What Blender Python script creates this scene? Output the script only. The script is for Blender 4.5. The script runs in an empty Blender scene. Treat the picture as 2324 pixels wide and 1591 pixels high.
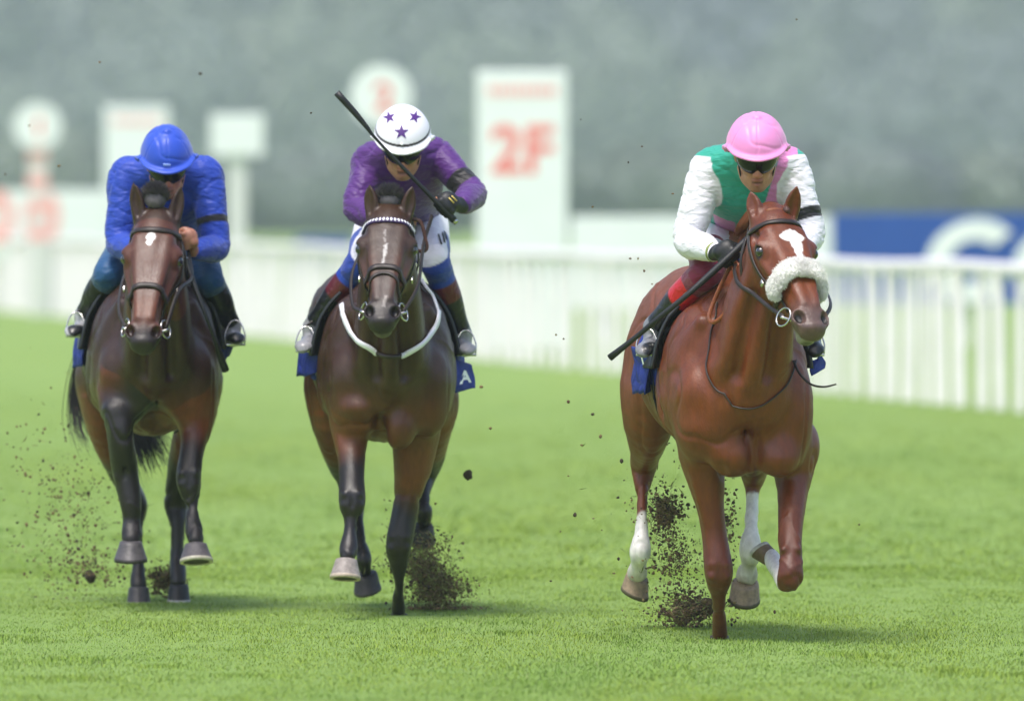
import bpy, bmesh, math, random
import numpy as np
from mathutils import Vector, Matrix
from mathutils.bvhtree import BVHTree

# ------------------------------------------------------------------ camera, world, sun, exposure
SC = bpy.context.scene
FPX = 29000.0            # focal length in units of a 2324 px wide frame
HY = 480.0               # eye level line
CAMH = 1.672
cam_d = bpy.data.cameras.new('camera')
cam_d.sensor_width = 36.0
cam_d.lens = FPX / 2324.0 * 36.0
cam_d.shift_y = (HY - 795.5) / 2324.0
cam_d.clip_start = 1.0
cam_d.clip_end = 3000.0
cam_d.dof.use_dof = True
cam_d.dof.focus_distance = 50.0
cam_d.dof.aperture_fstop = 3.9
cam = bpy.data.objects.new('camera', cam_d)
cam.location = (0, 0, CAMH)
cam.rotation_euler = (math.radians(90), 0, 0)
SC.collection.objects.link(cam)
SC.camera = cam

SUN_EL, SUN_AZ = math.radians(67), math.radians(208)    # azimuth clockwise from +Y
world = bpy.data.worlds.new('World')
SC.world = world
world.use_nodes = True
wn = world.node_tree
sky = wn.nodes.new('ShaderNodeTexSky')
sky.sky_type = 'NISHITA'
sky.sun_disc = False
sky.sun_elevation = SUN_EL
sky.sun_rotation = SUN_AZ
sky.altitude = 50
sky.air_density = 1.0
sky.dust_density = 3.5
sky.ozone_density = 1.0
wn.links.new(sky.outputs[0], wn.nodes['Background'].inputs[0])
wn.nodes['Background'].inputs[1].default_value = 0.125
sun_d = bpy.data.lights.new('sun', 'SUN')
sun_d.energy = 1.5
sun_d.angle = math.radians(16)
sun_d.color = (1.0, 0.965, 0.925)
sun = bpy.data.objects.new('sun', sun_d)
sdir = Vector((math.sin(SUN_AZ) * math.cos(SUN_EL), math.cos(SUN_AZ) * math.cos(SUN_EL), math.sin(SUN_EL)))
sun.rotation_euler = sdir.to_track_quat('Z', 'Y').to_euler()
sun.location = (0, 0, 60)
SC.collection.objects.link(sun)
SC.view_settings.view_transform = 'Standard'
SC.view_settings.look = 'None'
SC.view_settings.gamma = 1.0
SC.view_settings.exposure = .96
SC.cycles.volume_bounces = 1
SC.cycles.max_bounces = 8

Q = 1.0        # grid coarseness of the sculpted bodies
RNG = np.random.RandomState(7)
random.seed(7)

# ------------------------------------------------------------------ helpers
def P(px, py, d):
    """a point d metres from the camera that is seen at (px, py) of the 2324 x 1591 photograph"""
    return np.array([(px - 1162.0) / FPX * d, d, CAMH - (py - HY) / FPX * d])

def V3(*a):
    return np.array(a, dtype=float)

def nrm(v):
    v = np.asarray(v, float)
    return v / max(1e-9, np.linalg.norm(v))

def lin(h):
    h = h.lstrip('#')
    c = [int(h[i:i + 2], 16) / 255 for i in (0, 2, 4)]
    return tuple(x / 12.92 if x <= .04045 else ((x + .055) / 1.055) ** 2.4 for x in c)

def tag(o, label=None, cat=None, group=None, kind=None):
    if label: o['label'] = label
    if cat: o['category'] = cat
    if group: o['group'] = group
    if kind: o['kind'] = kind
    return o

def link(o, parent=None):
    SC.collection.objects.link(o)
    if parent is not None:
        o.parent = parent
        o.matrix_parent_inverse = Matrix.Translation(-parent.location)
    return o

def empty(name, loc, label, cat, group=None):
    o = bpy.data.objects.new(name, None)
    o.location = tuple(loc)
    o.empty_display_size = .2
    link(o)
    return tag(o, label, cat, group)

def nodes(m):
    m.use_nodes = True
    nt = m.node_tree
    return nt, nt.nodes['Principled BSDF']

def mat(name, color=None, rough=.6, metal=0., attr=False, noise=0., nscale=20., bump=0., bscale=60., sheen=0.,
        spec=.5, coat=0., stretch=(1, 1, 1), sss=0., trans=0., fold=0., fscale=12., rvar=0.):
    m = bpy.data.materials.new(name)
    nt, b = nodes(m)
    N, L = nt.nodes, nt.links
    b.inputs['Roughness'].default_value = rough
    b.inputs['Metallic'].default_value = metal
    b.inputs['Specular IOR Level'].default_value = spec
    if sheen: 
        b.inputs['Sheen Weight'].default_value = sheen
        b.inputs['Sheen Roughness'].default_value = .5
    if coat:
        b.inputs['Coat Weight'].default_value = coat
        b.inputs['Coat Roughness'].default_value = .25
    if sss:
        b.inputs['Subsurface Weight'].default_value = sss
        b.inputs['Subsurface Radius'].default_value = (.01, .004, .002)
    tc = N.new('ShaderNodeTexCoord')
    mp = N.new('ShaderNodeMapping')
    mp.inputs['Scale'].default_value = stretch
    L.new(tc.outputs['Object'], mp.inputs[0])
    if attr:
        a = N.new('ShaderNodeAttribute'); a.attribute_name = 'Col'
        src = a.outputs['Color']
    else:
        a = N.new('ShaderNodeRGB'); a.outputs[0].default_value = (*color, 1)
        src = a.outputs[0]
    if noise:
        n = N.new('ShaderNodeTexNoise'); n.inputs['Scale'].default_value = nscale; n.inputs['Detail'].default_value = 5
        L.new(mp.outputs[0], n.inputs['Vector'])
        r = N.new('ShaderNodeMapRange')
        r.inputs['From Min'].default_value = .3; r.inputs['From Max'].default_value = .7
        r.inputs['To Min'].default_value = 1 - noise; r.inputs['To Max'].default_value = 1 + noise
        L.new(n.outputs['Fac'], r.inputs['Value'])
        x = N.new('ShaderNodeVectorMath'); x.operation = 'SCALE'
        L.new(src, x.inputs[0]); L.new(r.outputs[0], x.inputs['Scale'])
        src = x.outputs[0]
    L.new(src, b.inputs['Base Color'])
    if rvar:
        n = N.new('ShaderNodeTexNoise'); n.inputs['Scale'].default_value = 7; n.inputs['Detail'].default_value = 4
        L.new(tc.outputs['Object'], n.inputs['Vector'])
        r = N.new('ShaderNodeMapRange'); r.inputs['From Min'].default_value = .3; r.inputs['From Max'].default_value = .7
        r.inputs['To Min'].default_value = rough - rvar; r.inputs['To Max'].default_value = rough + rvar
        L.new(n.outputs['Fac'], r.inputs['Value']); L.new(r.outputs[0], b.inputs['Roughness'])
    last = None
    if bump:
        n = N.new('ShaderNodeTexNoise'); n.inputs['Scale'].default_value = bscale; n.inputs['Detail'].default_value = 4
        L.new(mp.outputs[0], n.inputs['Vector'])
        bp = N.new('ShaderNodeBump'); bp.inputs['Strength'].default_value = 1; bp.inputs['Distance'].default_value = bump
        L.new(n.outputs['Fac'], bp.inputs['Height'])
        last = bp
    if fold:
        n = N.new('ShaderNodeTexNoise'); n.inputs['Scale'].default_value = fscale; n.inputs['Detail'].default_value = 1.5
        n.inputs['Distortion'].default_value = .6
        L.new(mp.outputs[0], n.inputs['Vector'])
        w = N.new('ShaderNodeMath'); w.operation = 'MULTIPLY'; w.inputs[1].default_value = 1.0
        L.new(n.outputs['Fac'], w.inputs[0])
        bp = N.new('ShaderNodeBump'); bp.inputs['Strength'].default_value = 1; bp.inputs['Distance'].default_value = fold
        L.new(w.outputs[0], bp.inputs['Height'])
        if last: L.new(last.outputs[0], bp.inputs['Normal'])
        last = bp
    if last: L.new(last.outputs[0], b.inputs['Normal'])
    return m

def mesh_obj(name, verts, faces, material, parent=None, cols=None, smooth=True, mats=None, midx=None):
    verts = np.asarray(verts, np.float32).reshape(-1, 3)
    me = bpy.data.meshes.new(name)
    if isinstance(faces, np.ndarray) and faces.ndim == 2:
        nf, k = faces.shape
        me.vertices.add(len(verts)); me.vertices.foreach_set('co', verts.ravel())
        me.loops.add(nf * k); me.loops.foreach_set('vertex_index', faces.astype(np.int32).ravel())
        me.polygons.add(nf); me.polygons.foreach_set('loop_start', np.arange(0, nf * k, k, dtype=np.int32))
        me.update(calc_edges=True)
    else:
        me.from_pydata(verts.tolist(), [], [list(map(int, f)) for f in faces])
        me.update()
    if cols is not None:
        a = me.color_attributes.new('Col', 'FLOAT_COLOR', 'POINT')
        c = np.ones((len(verts), 4), np.float32); c[:, :3] = cols
        a.data.foreach_set('color', c.ravel())
    for m in (mats or [material]):
        me.materials.append(m)
    if midx is not None:
        me.polygons.foreach_set('material_index', np.asarray(midx, np.int32))
    if smooth:
        me.polygons.foreach_set('use_smooth', np.ones(len(me.polygons), bool))
    me.validate(clean_customdata=False)
    o = bpy.data.objects.new(name, me)
    link(o, parent)
    return o

def catmull(pts, n=6):
    pts = np.asarray(pts, float)
    m = len(pts)
    if m == 2:
        t = np.linspace(0, 1, n + 1)[:, None]
        return pts[0] * (1 - t) + pts[1] * t
    out = []
    for i in range(m - 1):
        p0 = pts[i - 1] if i > 0 else 2 * pts[0] - pts[1]
        p1, p2 = pts[i], pts[i + 1]
        p3 = pts[i + 2] if i + 2 < m else 2 * pts[-1] - pts[-2]
        for j in range(n):
            t = j / n
            out.append(.5 * ((2 * p1) + (-p0 + p2) * t + (2 * p0 - 5 * p1 + 4 * p2 - p3) * t * t + (-p0 + 3 * p1 - 3 * p2 + p3) * t ** 3))
    out.append(pts[-1])
    return np.array(out)

class MB:
    """collects plain shapes into one mesh"""
    def __init__(s): s.v = []; s.f = []; s.c = []
    def add(s, v, f, c=None):
        b = len(s.v)
        s.v += [tuple(x) for x in v]
        s.f += [tuple(i + b for i in q) for q in f]
        s.c += [c or (1, 1, 1)] * len(v)
    def box(s, c, h, R=None, bev=0, col=None):
        R = np.eye(3) if R is None else np.asarray(R)
        bm = bmesh.new(); bmesh.ops.create_cube(bm, size=2)
        for v in bm.verts: v.co = Vector((v.co.x * h[0], v.co.y * h[1], v.co.z * h[2]))
        if bev: bmesh.ops.bevel(bm, geom=bm.edges[:], offset=bev, segments=2, affect='EDGES', profile=.5)
        v = [np.asarray(c) + R @ np.array(x.co) for x in bm.verts]
        bm.verts.index_update()
        f = [[x.index for x in q.verts] for q in bm.faces]
        bm.free(); s.add(v, f, col)
    def tube(s, pts, r, seg=8, sub=4, cap=True, flat=1.0, up=None, col=None, closed=False):
        pts = np.asarray(pts, float)
        r = np.asarray(r if np.ndim(r) else [r] * len(pts), float)
        Pp = np.column_stack([pts, r])
        if closed: Pp = np.vstack([Pp, Pp[:1]])
        if len(pts) > 2 or closed: Pp = catmull(Pp, sub)
        n = len(Pp); T = np.gradient(Pp[:, :3], axis=0)
        v = []; f = []
        a = nrm(up) if up is not None else None
        prev = None
        for i in range(n):
            t = nrm(T[i])
            if a is not None: u = a - t * np.dot(a, t)
            elif prev is None:
                u = np.cross(t, (0, 0, 1.)); 
                if np.linalg.norm(u) < .1: u = np.cross(t, (1., 0, 0))
            else: u = prev - t * np.dot(prev, t)
            u = nrm(u); w = np.cross(t, u); prev = u
            for k in range(seg):
                an = 2 * math.pi * k / seg
                v.append(Pp[i, :3] + Pp[i, 3] * (math.cos(an) * u * flat + math.sin(an) * w))
        for i in range(n - 1):
            for k in range(seg):
                k2 = (k + 1) % seg
                f.append((i * seg + k, i * seg + k2, (i + 1) * seg + k2, (i + 1) * seg + k))
        if cap and not closed:
            f.append(tuple(range(seg))[::-1]); f.append(tuple((n - 1) * seg + k for k in range(seg)))
        s.add(v, f, col)
    def build(s, name, material, parent=None, smooth=True, usecol=False):
        return mesh_obj(name, np.array(s.v), s.f, material, parent, cols=(np.array(s.c) if usecol else None), smooth=smooth)

_LAT = np.random.RandomState(3).rand(64, 64, 64).astype(np.float32)
def vnoise(p):
    """smooth value noise in -1..1 for an N x 3 array"""
    p = np.asarray(p, np.float32)
    i = np.floor(p).astype(int); f = p - i; f = f * f * (3 - 2 * f)
    r = np.zeros(len(p), np.float32)
    for dx in (0, 1):
        for dy in (0, 1):
            for dz in (0, 1):
                w = (f[:, 0] if dx else 1 - f[:, 0]) * (f[:, 1] if dy else 1 - f[:, 1]) * (f[:, 2] if dz else 1 - f[:, 2])
                r += w * _LAT[(i[:, 0] + dx) & 63, (i[:, 1] + dy) & 63, (i[:, 2] + dz) & 63]
    return r * 2 - 1
def fnoise(p, oct=3):
    r = 0; a = 1; q = np.asarray(p, np.float32)
    for _ in range(oct):
        r = r + a * vnoise(q); q = q * 2.03 + 11.3; a *= .5
    return r / 1.75
def ss(a, b, x):
    t = np.clip((x - a) / (b - a), 0, 1); return t * t * (3 - 2 * t)
def mixc(c0, c1, w):
    w = np.clip(np.asarray(w), 0, 1)[:, None]
    return c0 * (1 - w) + np.asarray(c1)[None, :] * w

class Field:
    """signed distance field on a rectilinear grid, polygonised with surface nets"""
    def __init__(s, lo, hi, step, yaxis=None):
        step = np.array(step, float) * Q
        s.ax = [np.arange(lo[i], hi[i] + step[i], step[i]).astype(np.float32) for i in range(3)]
        if yaxis is not None: s.ax[1] = yaxis.astype(np.float32)
        s.F = np.full([len(a) for a in s.ax], 1.0, np.float32)
    def win(s, lo, hi):
        sl = []
        for i in range(3):
            a = np.searchsorted(s.ax[i], lo[i]); b = np.searchsorted(s.ax[i], hi[i])
            if b <= a: return None
            sl.append(slice(int(a), int(b)))
        return tuple(sl)
    def grid(s, w):
        return s.ax[0][w[0]][:, None, None], s.ax[1][w[1]][None, :, None], s.ax[2][w[2]][None, None, :]
    @staticmethod
    def smin(a, b, k):
        h = np.maximum(k - np.abs(a - b), 0) / k
        return np.minimum(a, b) - h * h * k * .25
    def put(s, w, d, k, sub=False):
        F = s.F[w]
        if sub: s.F[w] = -s.smin(-F, d, k)
        else: s.F[w] = s.smin(F, d, k)
    def ell(s, c, r, R=None, k=.02, sub=False):
        c = np.asarray(c, float); r = np.asarray(r, float)
        R = np.eye(3) if R is None else np.asarray(R, float)        # columns = the ellipsoid's axes
        e = np.abs(R) @ r + k + .03
        w = s.win(c - e, c + e)
        if w is None: return
        X, Y, Z = s.grid(w); X = X - c[0]; Y = Y - c[1]; Z = Z - c[2]
        k0 = 0; k1 = 0
        for i in range(3):
            q = (X * np.float32(R[0, i]) + Y * np.float32(R[1, i]) + Z * np.float32(R[2, i])) / np.float32(r[i])
            k0 = k0 + q * q; k1 = k1 + (q / np.float32(r[i])) ** 2
        k0 = np.sqrt(k0); k1 = np.sqrt(k1) + 1e-6
        s.put(w, k0 * (k0 - 1) / k1, k, sub)
    def chain(s, pts, k=.02, u=(1, 0, 0), n=5, sub=False):
        """pts: rows x,y,z,ru,rv ; u: direction of ru"""
        A = np.array([np.concatenate([np.asarray(p[0], float), [p[1], p[2]]]) for p in pts])
        A = catmull(A, n); A[:, 3:] = np.maximum(A[:, 3:], .002)
        m = A[:, 3:].max(); pad = m + k + .03
        w = s.win(A[:, :3].min(0) - pad, A[:, :3].max(0) + pad)
        if w is None: return
        off = [q.start for q in w]
        T = np.full([q.stop - q.start for q in w], 1.0, np.float32)
        u = np.asarray(u, float)
        for i in range(len(A) - 1):
            a, b = A[i], A[i + 1]
            d = b[:3] - a[:3]; L = np.linalg.norm(d)
            if L < 1e-6: continue
            t = d / L; uu = nrm(u - t * np.dot(u, t)); vv = np.cross(t, uu)
            pd = max(a[3:].max(), b[3:].max()) + k + .03
            ww = s.win(np.minimum(a[:3], b[:3]) - pd, np.maximum(a[:3], b[:3]) + pd)
            if ww is None: continue
            X, Y, Z = s.grid(ww); X = X - np.float32(a[0]); Y = Y - np.float32(a[1]); Z = Z - np.float32(a[2])
            def dot(q): return X * np.float32(q[0]) + Y * np.float32(q[1]) + Z * np.float32(q[2])
            along = dot(t); h = np.clip(along / np.float32(L), 0, 1)
            qw = along - h * np.float32(L)
            ru = a[3] + (b[3] - a[3]) * h; rv = a[4] + (b[4] - a[4]) * h; rw = np.minimum(ru, rv)
            qu = dot(uu) / ru; qv = dot(vv) / rv; qw = qw / rw
            k0 = np.sqrt(qu * qu + qv * qv + qw * qw)
            k1 = np.sqrt((qu / ru) ** 2 + (qv / rv) ** 2 + (qw / rw) ** 2) + 1e-6
            dd = k0 * (k0 - 1) / k1
            loc = tuple(slice(ww[j].start - off[j], ww[j].stop - off[j]) for j in range(3))
            loc = tuple(slice(max(0, l.start), l.stop) for l in loc)
            T[loc] = np.minimum(T[loc], dd[tuple(slice(0, T[loc].shape[j]) for j in range(3))])
        s.put(w, T, k, sub)
    def cut(s, pt, n, k=.004):
        """remove everything on the side n points to"""
        X, Y, Z = s.grid((slice(None),) * 3)
        d = (X - pt[0]) * n[0] + (Y - pt[1]) * n[1] + (Z - pt[2]) * n[2]
        s.F = -s.smin(-s.F, -d.astype(np.float32), k)
    def mesh(s, smooth=1):
        F = s.F; ins = F < 0
        nx, ny, nz = F.shape
        allc = np.ones((nx - 1, ny - 1, nz - 1), bool); anyc = np.zeros_like(allc)
        for dx in (0, 1):
            for dy in (0, 1):
                for dz in (0, 1):
                    c = ins[dx:nx - 1 + dx, dy:ny - 1 + dy, dz:nz - 1 + dz]
                    allc &= c; anyc |= c
        mixed = anyc & ~allc
        I, J, K = np.nonzero(mixed)
        idx = np.full(mixed.shape, -1, np.int32); idx[I, J, K] = np.arange(len(I), dtype=np.int32)
        pos = np.zeros((len(I), 3), np.float64); cnt = np.zeros(len(I))
        cor = [(a, b, c) for a in (0, 1) for b in (0, 1) for c in (0, 1)]
        for a in cor:
            for ax in range(3):
                if a[ax]: continue
                b = list(a); b[ax] = 1
                va = F[I + a[0], J + a[1], K + a[2]]; vb = F[I + b[0], J + b[1], K + b[2]]
                m = (va < 0) != (vb < 0)
                t = np.where(m, va / np.where(m, va - vb, 1), 0)
                co = [s.ax[0][I + a[0]].astype(float), s.ax[1][J + a[1]].astype(float), s.ax[2][K + a[2]].astype(float)]
                hi = [s.ax[0][I + b[0]], s.ax[1][J + b[1]], s.ax[2][K + b[2]]]
                co[ax] = co[ax] + (hi[ax] - co[ax]) * t
                for q in range(3): pos[:, q] += np.where(m, co[q], 0)
                cnt += m
        pos /= cnt[:, None]
        quads = []
        for ax in range(3):
            o1, o2 = (ax + 1) % 3, (ax + 2) % 3
            sa = [slice(None)] * 3; sb = [slice(None)] * 3
            sa[ax] = slice(0, -1); sb[ax] = slice(1, None)
            A, B = ins[tuple(sa)], ins[tuple(sb)]
            g = np.array(np.nonzero(A != B))
            ok = (g[o1] > 0) & (g[o2] > 0) & (g[o1] < mixed.shape[o1]) & (g[o2] < mixed.shape[o2])
            g = g[:, ok]
            a_in = A[tuple(g)]
            q = []
            for d1, d2 in ((-1, -1), (0, -1), (0, 0), (-1, 0)):
                c = g.copy(); c[o1] += d1; c[o2] += d2
                q.append(idx[tuple(c)])
            q = np.array(q).T
            q[~a_in] = q[~a_in][:, ::-1]
            quads.append(q)
        quads = np.vstack(quads); quads = quads[(quads >= 0).all(1)]
        for _ in range(smooth):
            acc = np.zeros_like(pos); n = np.zeros(len(pos))
            for a, b in ((0, 1), (1, 2), (2, 3), (3, 0)):
                for x, y in ((a, b), (b, a)):
                    for q in range(3): acc[:, q] += np.bincount(quads[:, x], pos[quads[:, y], q], len(pos))
                    n += np.bincount(quads[:, x], minlength=len(pos))
            pos = pos * .5 + .5 * acc / np.maximum(n, 1)[:, None]
        # drop stray islands is not needed: every primitive overlaps its neighbour
        return pos, quads

def vnormals(v, q):
    n = np.cross(v[q[:, 2]] - v[q[:, 0]], v[q[:, 3]] - v[q[:, 1]])
    N = np.zeros_like(v)
    for i in range(4):
        for a in range(3): N[:, a] += np.bincount(q[:, i], n[:, a], len(v))
    return N / (np.linalg.norm(N, axis=1)[:, None] + 1e-12)

def polydist(Pv, pts):
    """distance from the points to a polyline and the arc length of the foot"""
    pts = np.asarray(pts, float); best = np.full(len(Pv), 9.); arc = np.zeros(len(Pv)); s0 = 0
    for a, b in zip(pts[:-1], pts[1:]):
        d = b - a; L = np.linalg.norm(d)
        t = np.clip(((Pv - a) @ d) / (L * L), 0, 1)
        dd = np.linalg.norm(Pv - (a + t[:, None] * d), axis=1)
        m = dd < best; best[m] = dd[m]; arc[m] = s0 + t[m] * L; s0 += L
    return best, arc

def frame(f, up):
    """columns: right (image right for something facing the camera), forward, up"""
    f = nrm(f); up = nrm(np.asarray(up, float) - f * np.dot(up, f)); r = np.cross(f, up)
    return np.column_stack([-r, f, up])
# ------------------------------------------------------------------ horse
M = {}
def head_frame(poll, lip, nhint):
    L = nrm(lip - poll); n = nrm(nhint - L * np.dot(nhint, L)); w = nrm(np.cross(L, n))
    if w[0] < 0: w = -w
    return w, L, n

def build_horse(spec):
    d0 = spec['d0']; hs = spec.get('hs', 1.0)
    cxw = P(spec['cx'], 480, d0)[0]
    yaw = spec['yaw']
    cy, sy = math.cos(yaw), math.sin(yaw)
    bw = spec.get('bw', 1.0)
    def B(x, y, z):
        return V3(cxw + x * bw * cy - y * sy, d0 + x * bw * sy + y * cy, z * hs)
    ux = V3(cy, sy, 0); uy = V3(-sy, cy, 0)
    Rb = np.column_stack([ux, uy, (0, 0, 1)])
    def W(px, py, dy): return P(px, py, d0 + dy)
    poll = W(*spec['poll'])
    hl = spec['hl']                      # poll to upper lip
    lx, ly = spec['lip']
    flat = W(lx, ly, spec['poll'][2])
    fwd = math.sqrt(max(.0, hl ** 2 - np.sum((flat - poll) ** 2)))
    lip = W(lx, ly, spec['poll'][2] - fwd)
    hw_, hL, hn = head_frame(poll, lip, np.asarray(spec['nhint'], float))
    sc = hl / .60
    def H(w, l, n): return poll + sc * (hw_ * w + hL * l + hn * n)
    Rh = np.column_stack([hw_, hL, hn])
    ys = np.concatenate([np.arange(d0 - .85, d0 + .75, .0062 * Q), np.arange(d0 + .75, d0 + 2.1, .013 * Q)])
    xs = [cxw - .62 - abs(sy) * 1.3, cxw + .50]
    fld = Field((xs[0], d0 - .85, -.08), (xs[1], d0 + 2.1, 1.98), (.0056, .006, .0056), yaxis=ys)
    # trunk
    rw = spec.get('rw', 1.0)
    tr = [(0.03, .98, .13, .14), (.13, 1.0, .20, .22), (.32, 1.04, .245, .31), (.55, 1.07, .270, .345), (.8, 1.08, .288, .34),
          (1.02, 1.10, .290, .32), (1.22, 1.16, .262 * rw, .275), (1.42, 1.20, .252 * rw, .265), (1.6, 1.21, .225 * rw, .235), (1.76, 1.2, .13, .15)]
    fld.chain([(B(0, y, z), hw * bw, hh * hs) for y, z, hw, hh in tr], k=.03, u=ux, n=10)
    # withers ridge and spine
    fld.chain([(B(0, .28, 1.34), .07, .09), (B(0, .5, 1.44), .06, .09), (B(0, .75, 1.40), .07, .07), (B(0, 1.1, 1.37), .09, .06), (B(0, 1.4, 1.42), .10, .06), (B(0, 1.65, 1.37), .08, .06)], k=.12, u=ux)
    for s in (-1, 1):
        fld.ell(B(s * .165, .27, 1.08), (.085, .16, .24), Rb, k=.12)           # shoulder blade
        fld.ell(B(s * .165, .07, 1.0), (.075, .085, .10), Rb, k=.045)          # point of shoulder
        fld.ell(B(s * .085, .06, .90), (.095, .10, .13), Rb, k=.05)        # breast muscle
        fld.ell(B(s * .15, .10, .86), (.08, .10, .10), Rb, k=.04)
        fld.ell(B(s * .215, .40, .98), (.075, .15, .15), Rb, k=.05)            # triceps
        fld.ell(B(s * .15 * rw, 1.42, 1.16), (.125 * rw, .27, .24), Rb, k=.07)            # haunch
        fld.ell(B(s * .16, 1.60, 1.02), (.10, .15, .24), Rb, k=.07)
        fld.chain([(B(s * .15, .10, 1.28), .030, .03), (B(s * .205, .17, 1.10), .036, .04), (B(s * .215, .24, .93), .03, .04)], k=.05, u=ux)
        fld.chain([(B(s * .255, .44, 1.22), .012, .02), (B(s * .262, .40, 1.05), .014, .02), (B(s * .25, .36, .92), .012, .02)], k=.05, u=ux, sub=True)
    fld.ell(B(0, -.005, .84), (.010, .05, .13), Rb, k=.05, sub=True)
    # neck
    nk = spec['neck']
    pts = [(B(0, .52, 1.18), .15, .27), (B(0, .30, 1.16), .165, .27)] + [(W(x, y, dy), a, b) for x, y, dy, a, b in nk] + \
          [(H(0, .05, -.15), .082, .125), (H(0, .10, -.11), .08, .10)]
    fld.chain(pts, k=.07, u=ux, n=6)
    # neck grooves: windpipe ridge and jugular channels
    tp = [(np.asarray(p[0]) + V3(0, -p[2] * .78, -p[2] * .55), .04, .04) for p in pts[1:-1]]
    fld.chain(tp, k=.06, u=ux)
    for s in (-1, 1):
        fld.chain([(np.asarray(p[0]) + ux * s * p[1] * .62 + V3(0, -p[2] * .55, -p[2] * .25), .035, .045) for p in pts[1:-1]], k=.05, u=ux)
    for s in (-1, 1):
        fld.chain([(np.asarray(p[0]) + ux * s * p[1] * .40 + V3(0, -p[2] * .93, -p[2] * .45), .012, .02) for p in pts[2:-1]], k=.05, u=ux, sub=True)
    # head
    hd = [(-.005, -.105, .075, .080), (.06, -.10, .092, .095), (.13, -.098, .105, .098), (.20, -.098, .108, .100), (.27, -.092, .094, .094),
          (.35, -.080, .071, .080), (.43, -.068, .058, .066), (.50, -.060, .056, .056), (.555, -.060, .063, .050), (.592, -.066, .052, .038)]
    fld.chain([(H(0, l, n), w * sc, h * sc) for l, n, w, h in hd], k=.02, u=hw_, n=5)
    for s in (-1, 1):
        fld.ell(H(s * .055, .20, -.165), (.036 * sc, .115 * sc, .085 * sc), Rh, k=.03)      # cheek
        fld.chain([(H(s * .04, .28, -.19), .022, .022), (H(s * .032, .42, -.135), .018, .022), (H(s * .02, .53, -.11), .018, .018)], k=.03)
        fld.chain([(H(s * .100, .235, -.080), .011, .011), (H(s * .084, .30, -.072), .010, .010), (H(s * .068, .38, -.062), .008, .008)], k=.02)
        fld.chain([(H(s * .060, .12, -.030), .022, .020), (H(s * .050, .26, -.018), .020, .014), (H(s * .034, .40, -.012), .018, .010), (H(s * .026, .50, -.012), .014, .010)], k=.025)
        fld.ell(H(s * .094, .185, -.055), (.026 * sc, .040 * sc, .032 * sc), Rh, k=.03)      # eye socket rim
        fld.chain([(H(s * .092, .145, -.05), .010, .010), (H(s * .113, .172, -.044), .009, .009), (H(s * .117, .205, -.048), .007, .007)], k=.014)
        fld.ell(H(s * .098, .105, -.078), (.02, .03, .02), Rh, k=.02, sub=True)                   # hollow above the eye
        fld.ell(H(s * .116, .200, -.054), (.018 * sc, .021 * sc, .016 * sc), Rh, k=.006, sub=True)
        # nostril
        fld.ell(H(s * .047, .546, -.042), (.030, .040, .033), Rh, k=.016)
        a = spec.get('nost', 1.0)
        Rn = np.column_stack([nrm(hw_ + s * hL * .35), nrm(hL - s * hw_ * .35), hn])
        fld.ell(H(s * .052, .556, -.022), (.0175 * a, .027 * a, .027), Rn, k=.006, sub=True)
        # ear
        ex, el, en, tip = spec['ears'][0 if s < 0 else 1]
        b0 = H(s * .062, .018, -.085)
        tipw = W(*tip)
        ax = nrm(tipw - b0); L = np.linalg.norm(tipw - b0)
        en = nrm(np.asarray(en, float) - ax * np.dot(en, ax)); eu = nrm(np.cross(ax, en))
        fld.chain([(b0, .030, .030), (b0 + ax * L * .22, .031, .026), (b0 + ax * L * .5, .033, .020), (b0 + ax * L * .75, .024, .014), (b0 + ax * L * .97, .005, .005)], k=.014, u=eu)
        fld.chain([(b0 + ax * L * .25 + en * .026, .010, .012), (b0 + ax * L * .5 + en * .021, .019, .014), (b0 + ax * L * .75 + en * .013, .012, .009), (b0 + ax * L * .9 + en * .008, .003, .003)], k=.006, u=eu, sub=True)
    # lips and chin
    fld.ell(H(0, .597, -.048), (.047, .024, .036), Rh, k=.018)
    fld.ell(H(0, .572, -.118), (.040, .034, .030), Rh, k=.022)
    fld.chain([(H(-.05, .575, -.094), .006, .006), (H(-.025, .606, -.088), .007, .007), (H(.025, .606, -.088), .007, .007), (H(.05, .575, -.094), .006, .006)], k=.008, sub=True)
    # legs
    legs = {}
    for nm, lg in spec['legs'].items():
        pts = [(W(x, y, dy), a, b) for x, y, dy, a, b in lg['pts']]
        legs[nm] = np.array([p[0] for p in pts])
        if lg.get('body', True):
            if nm.startswith('f'): pts = [(B((-1 if nm[1] == 'l' else 1) * .17, .22, .97), .085, .12)] + pts
            else: pts = [(B((-1 if nm[1] == 'l' else 1) * .16, 1.42, 1.15), .12, .20)] + pts
        fld.chain(pts[:3], k=.05, u=ux, n=6)
        fld.chain(pts[1:], k=.016, u=ux, n=6)
        p = [np.asarray(q_[0], float) for q_ in (pts[1:] if lg.get('body', True) else pts)]
        sg = -1 if nm[1] == 'l' else 1
        kx = 3 if nm.startswith('f') else 3
        if nm.startswith('f'):
            fwd_ = V3(0, -1, 0)
            for o_, r_ in ((sg * .030, .024), (-sg * .024, .020)):
                fld.chain([(p[0] + ux * o_ * 1.3 + fwd_ * .055, r_ * 1.3, r_ * 1.2), (p[1] + ux * o_ + fwd_ * .050, r_, r_), (p[2] + ux * o_ * .6 + fwd_ * .036, r_ * .75, r_ * .7), (p[3] + ux * o_ * .7 + V3(0, -.03, .03), .012, .012)], k=.012, u=ux)
            for s_ in (-1, 1):
                for zz, rr in ((.026, .018), (-.020, .020)):
                    fld.ell(p[3] + ux * s_ * .026 + V3(0, -.026, zz), (rr, .022, .020), k=.010)
            if not lg.get('folded'): fld.ell(p[3] + V3(0, -.058, -.004), (.006, .010, .030), k=.014, sub=True)
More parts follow.
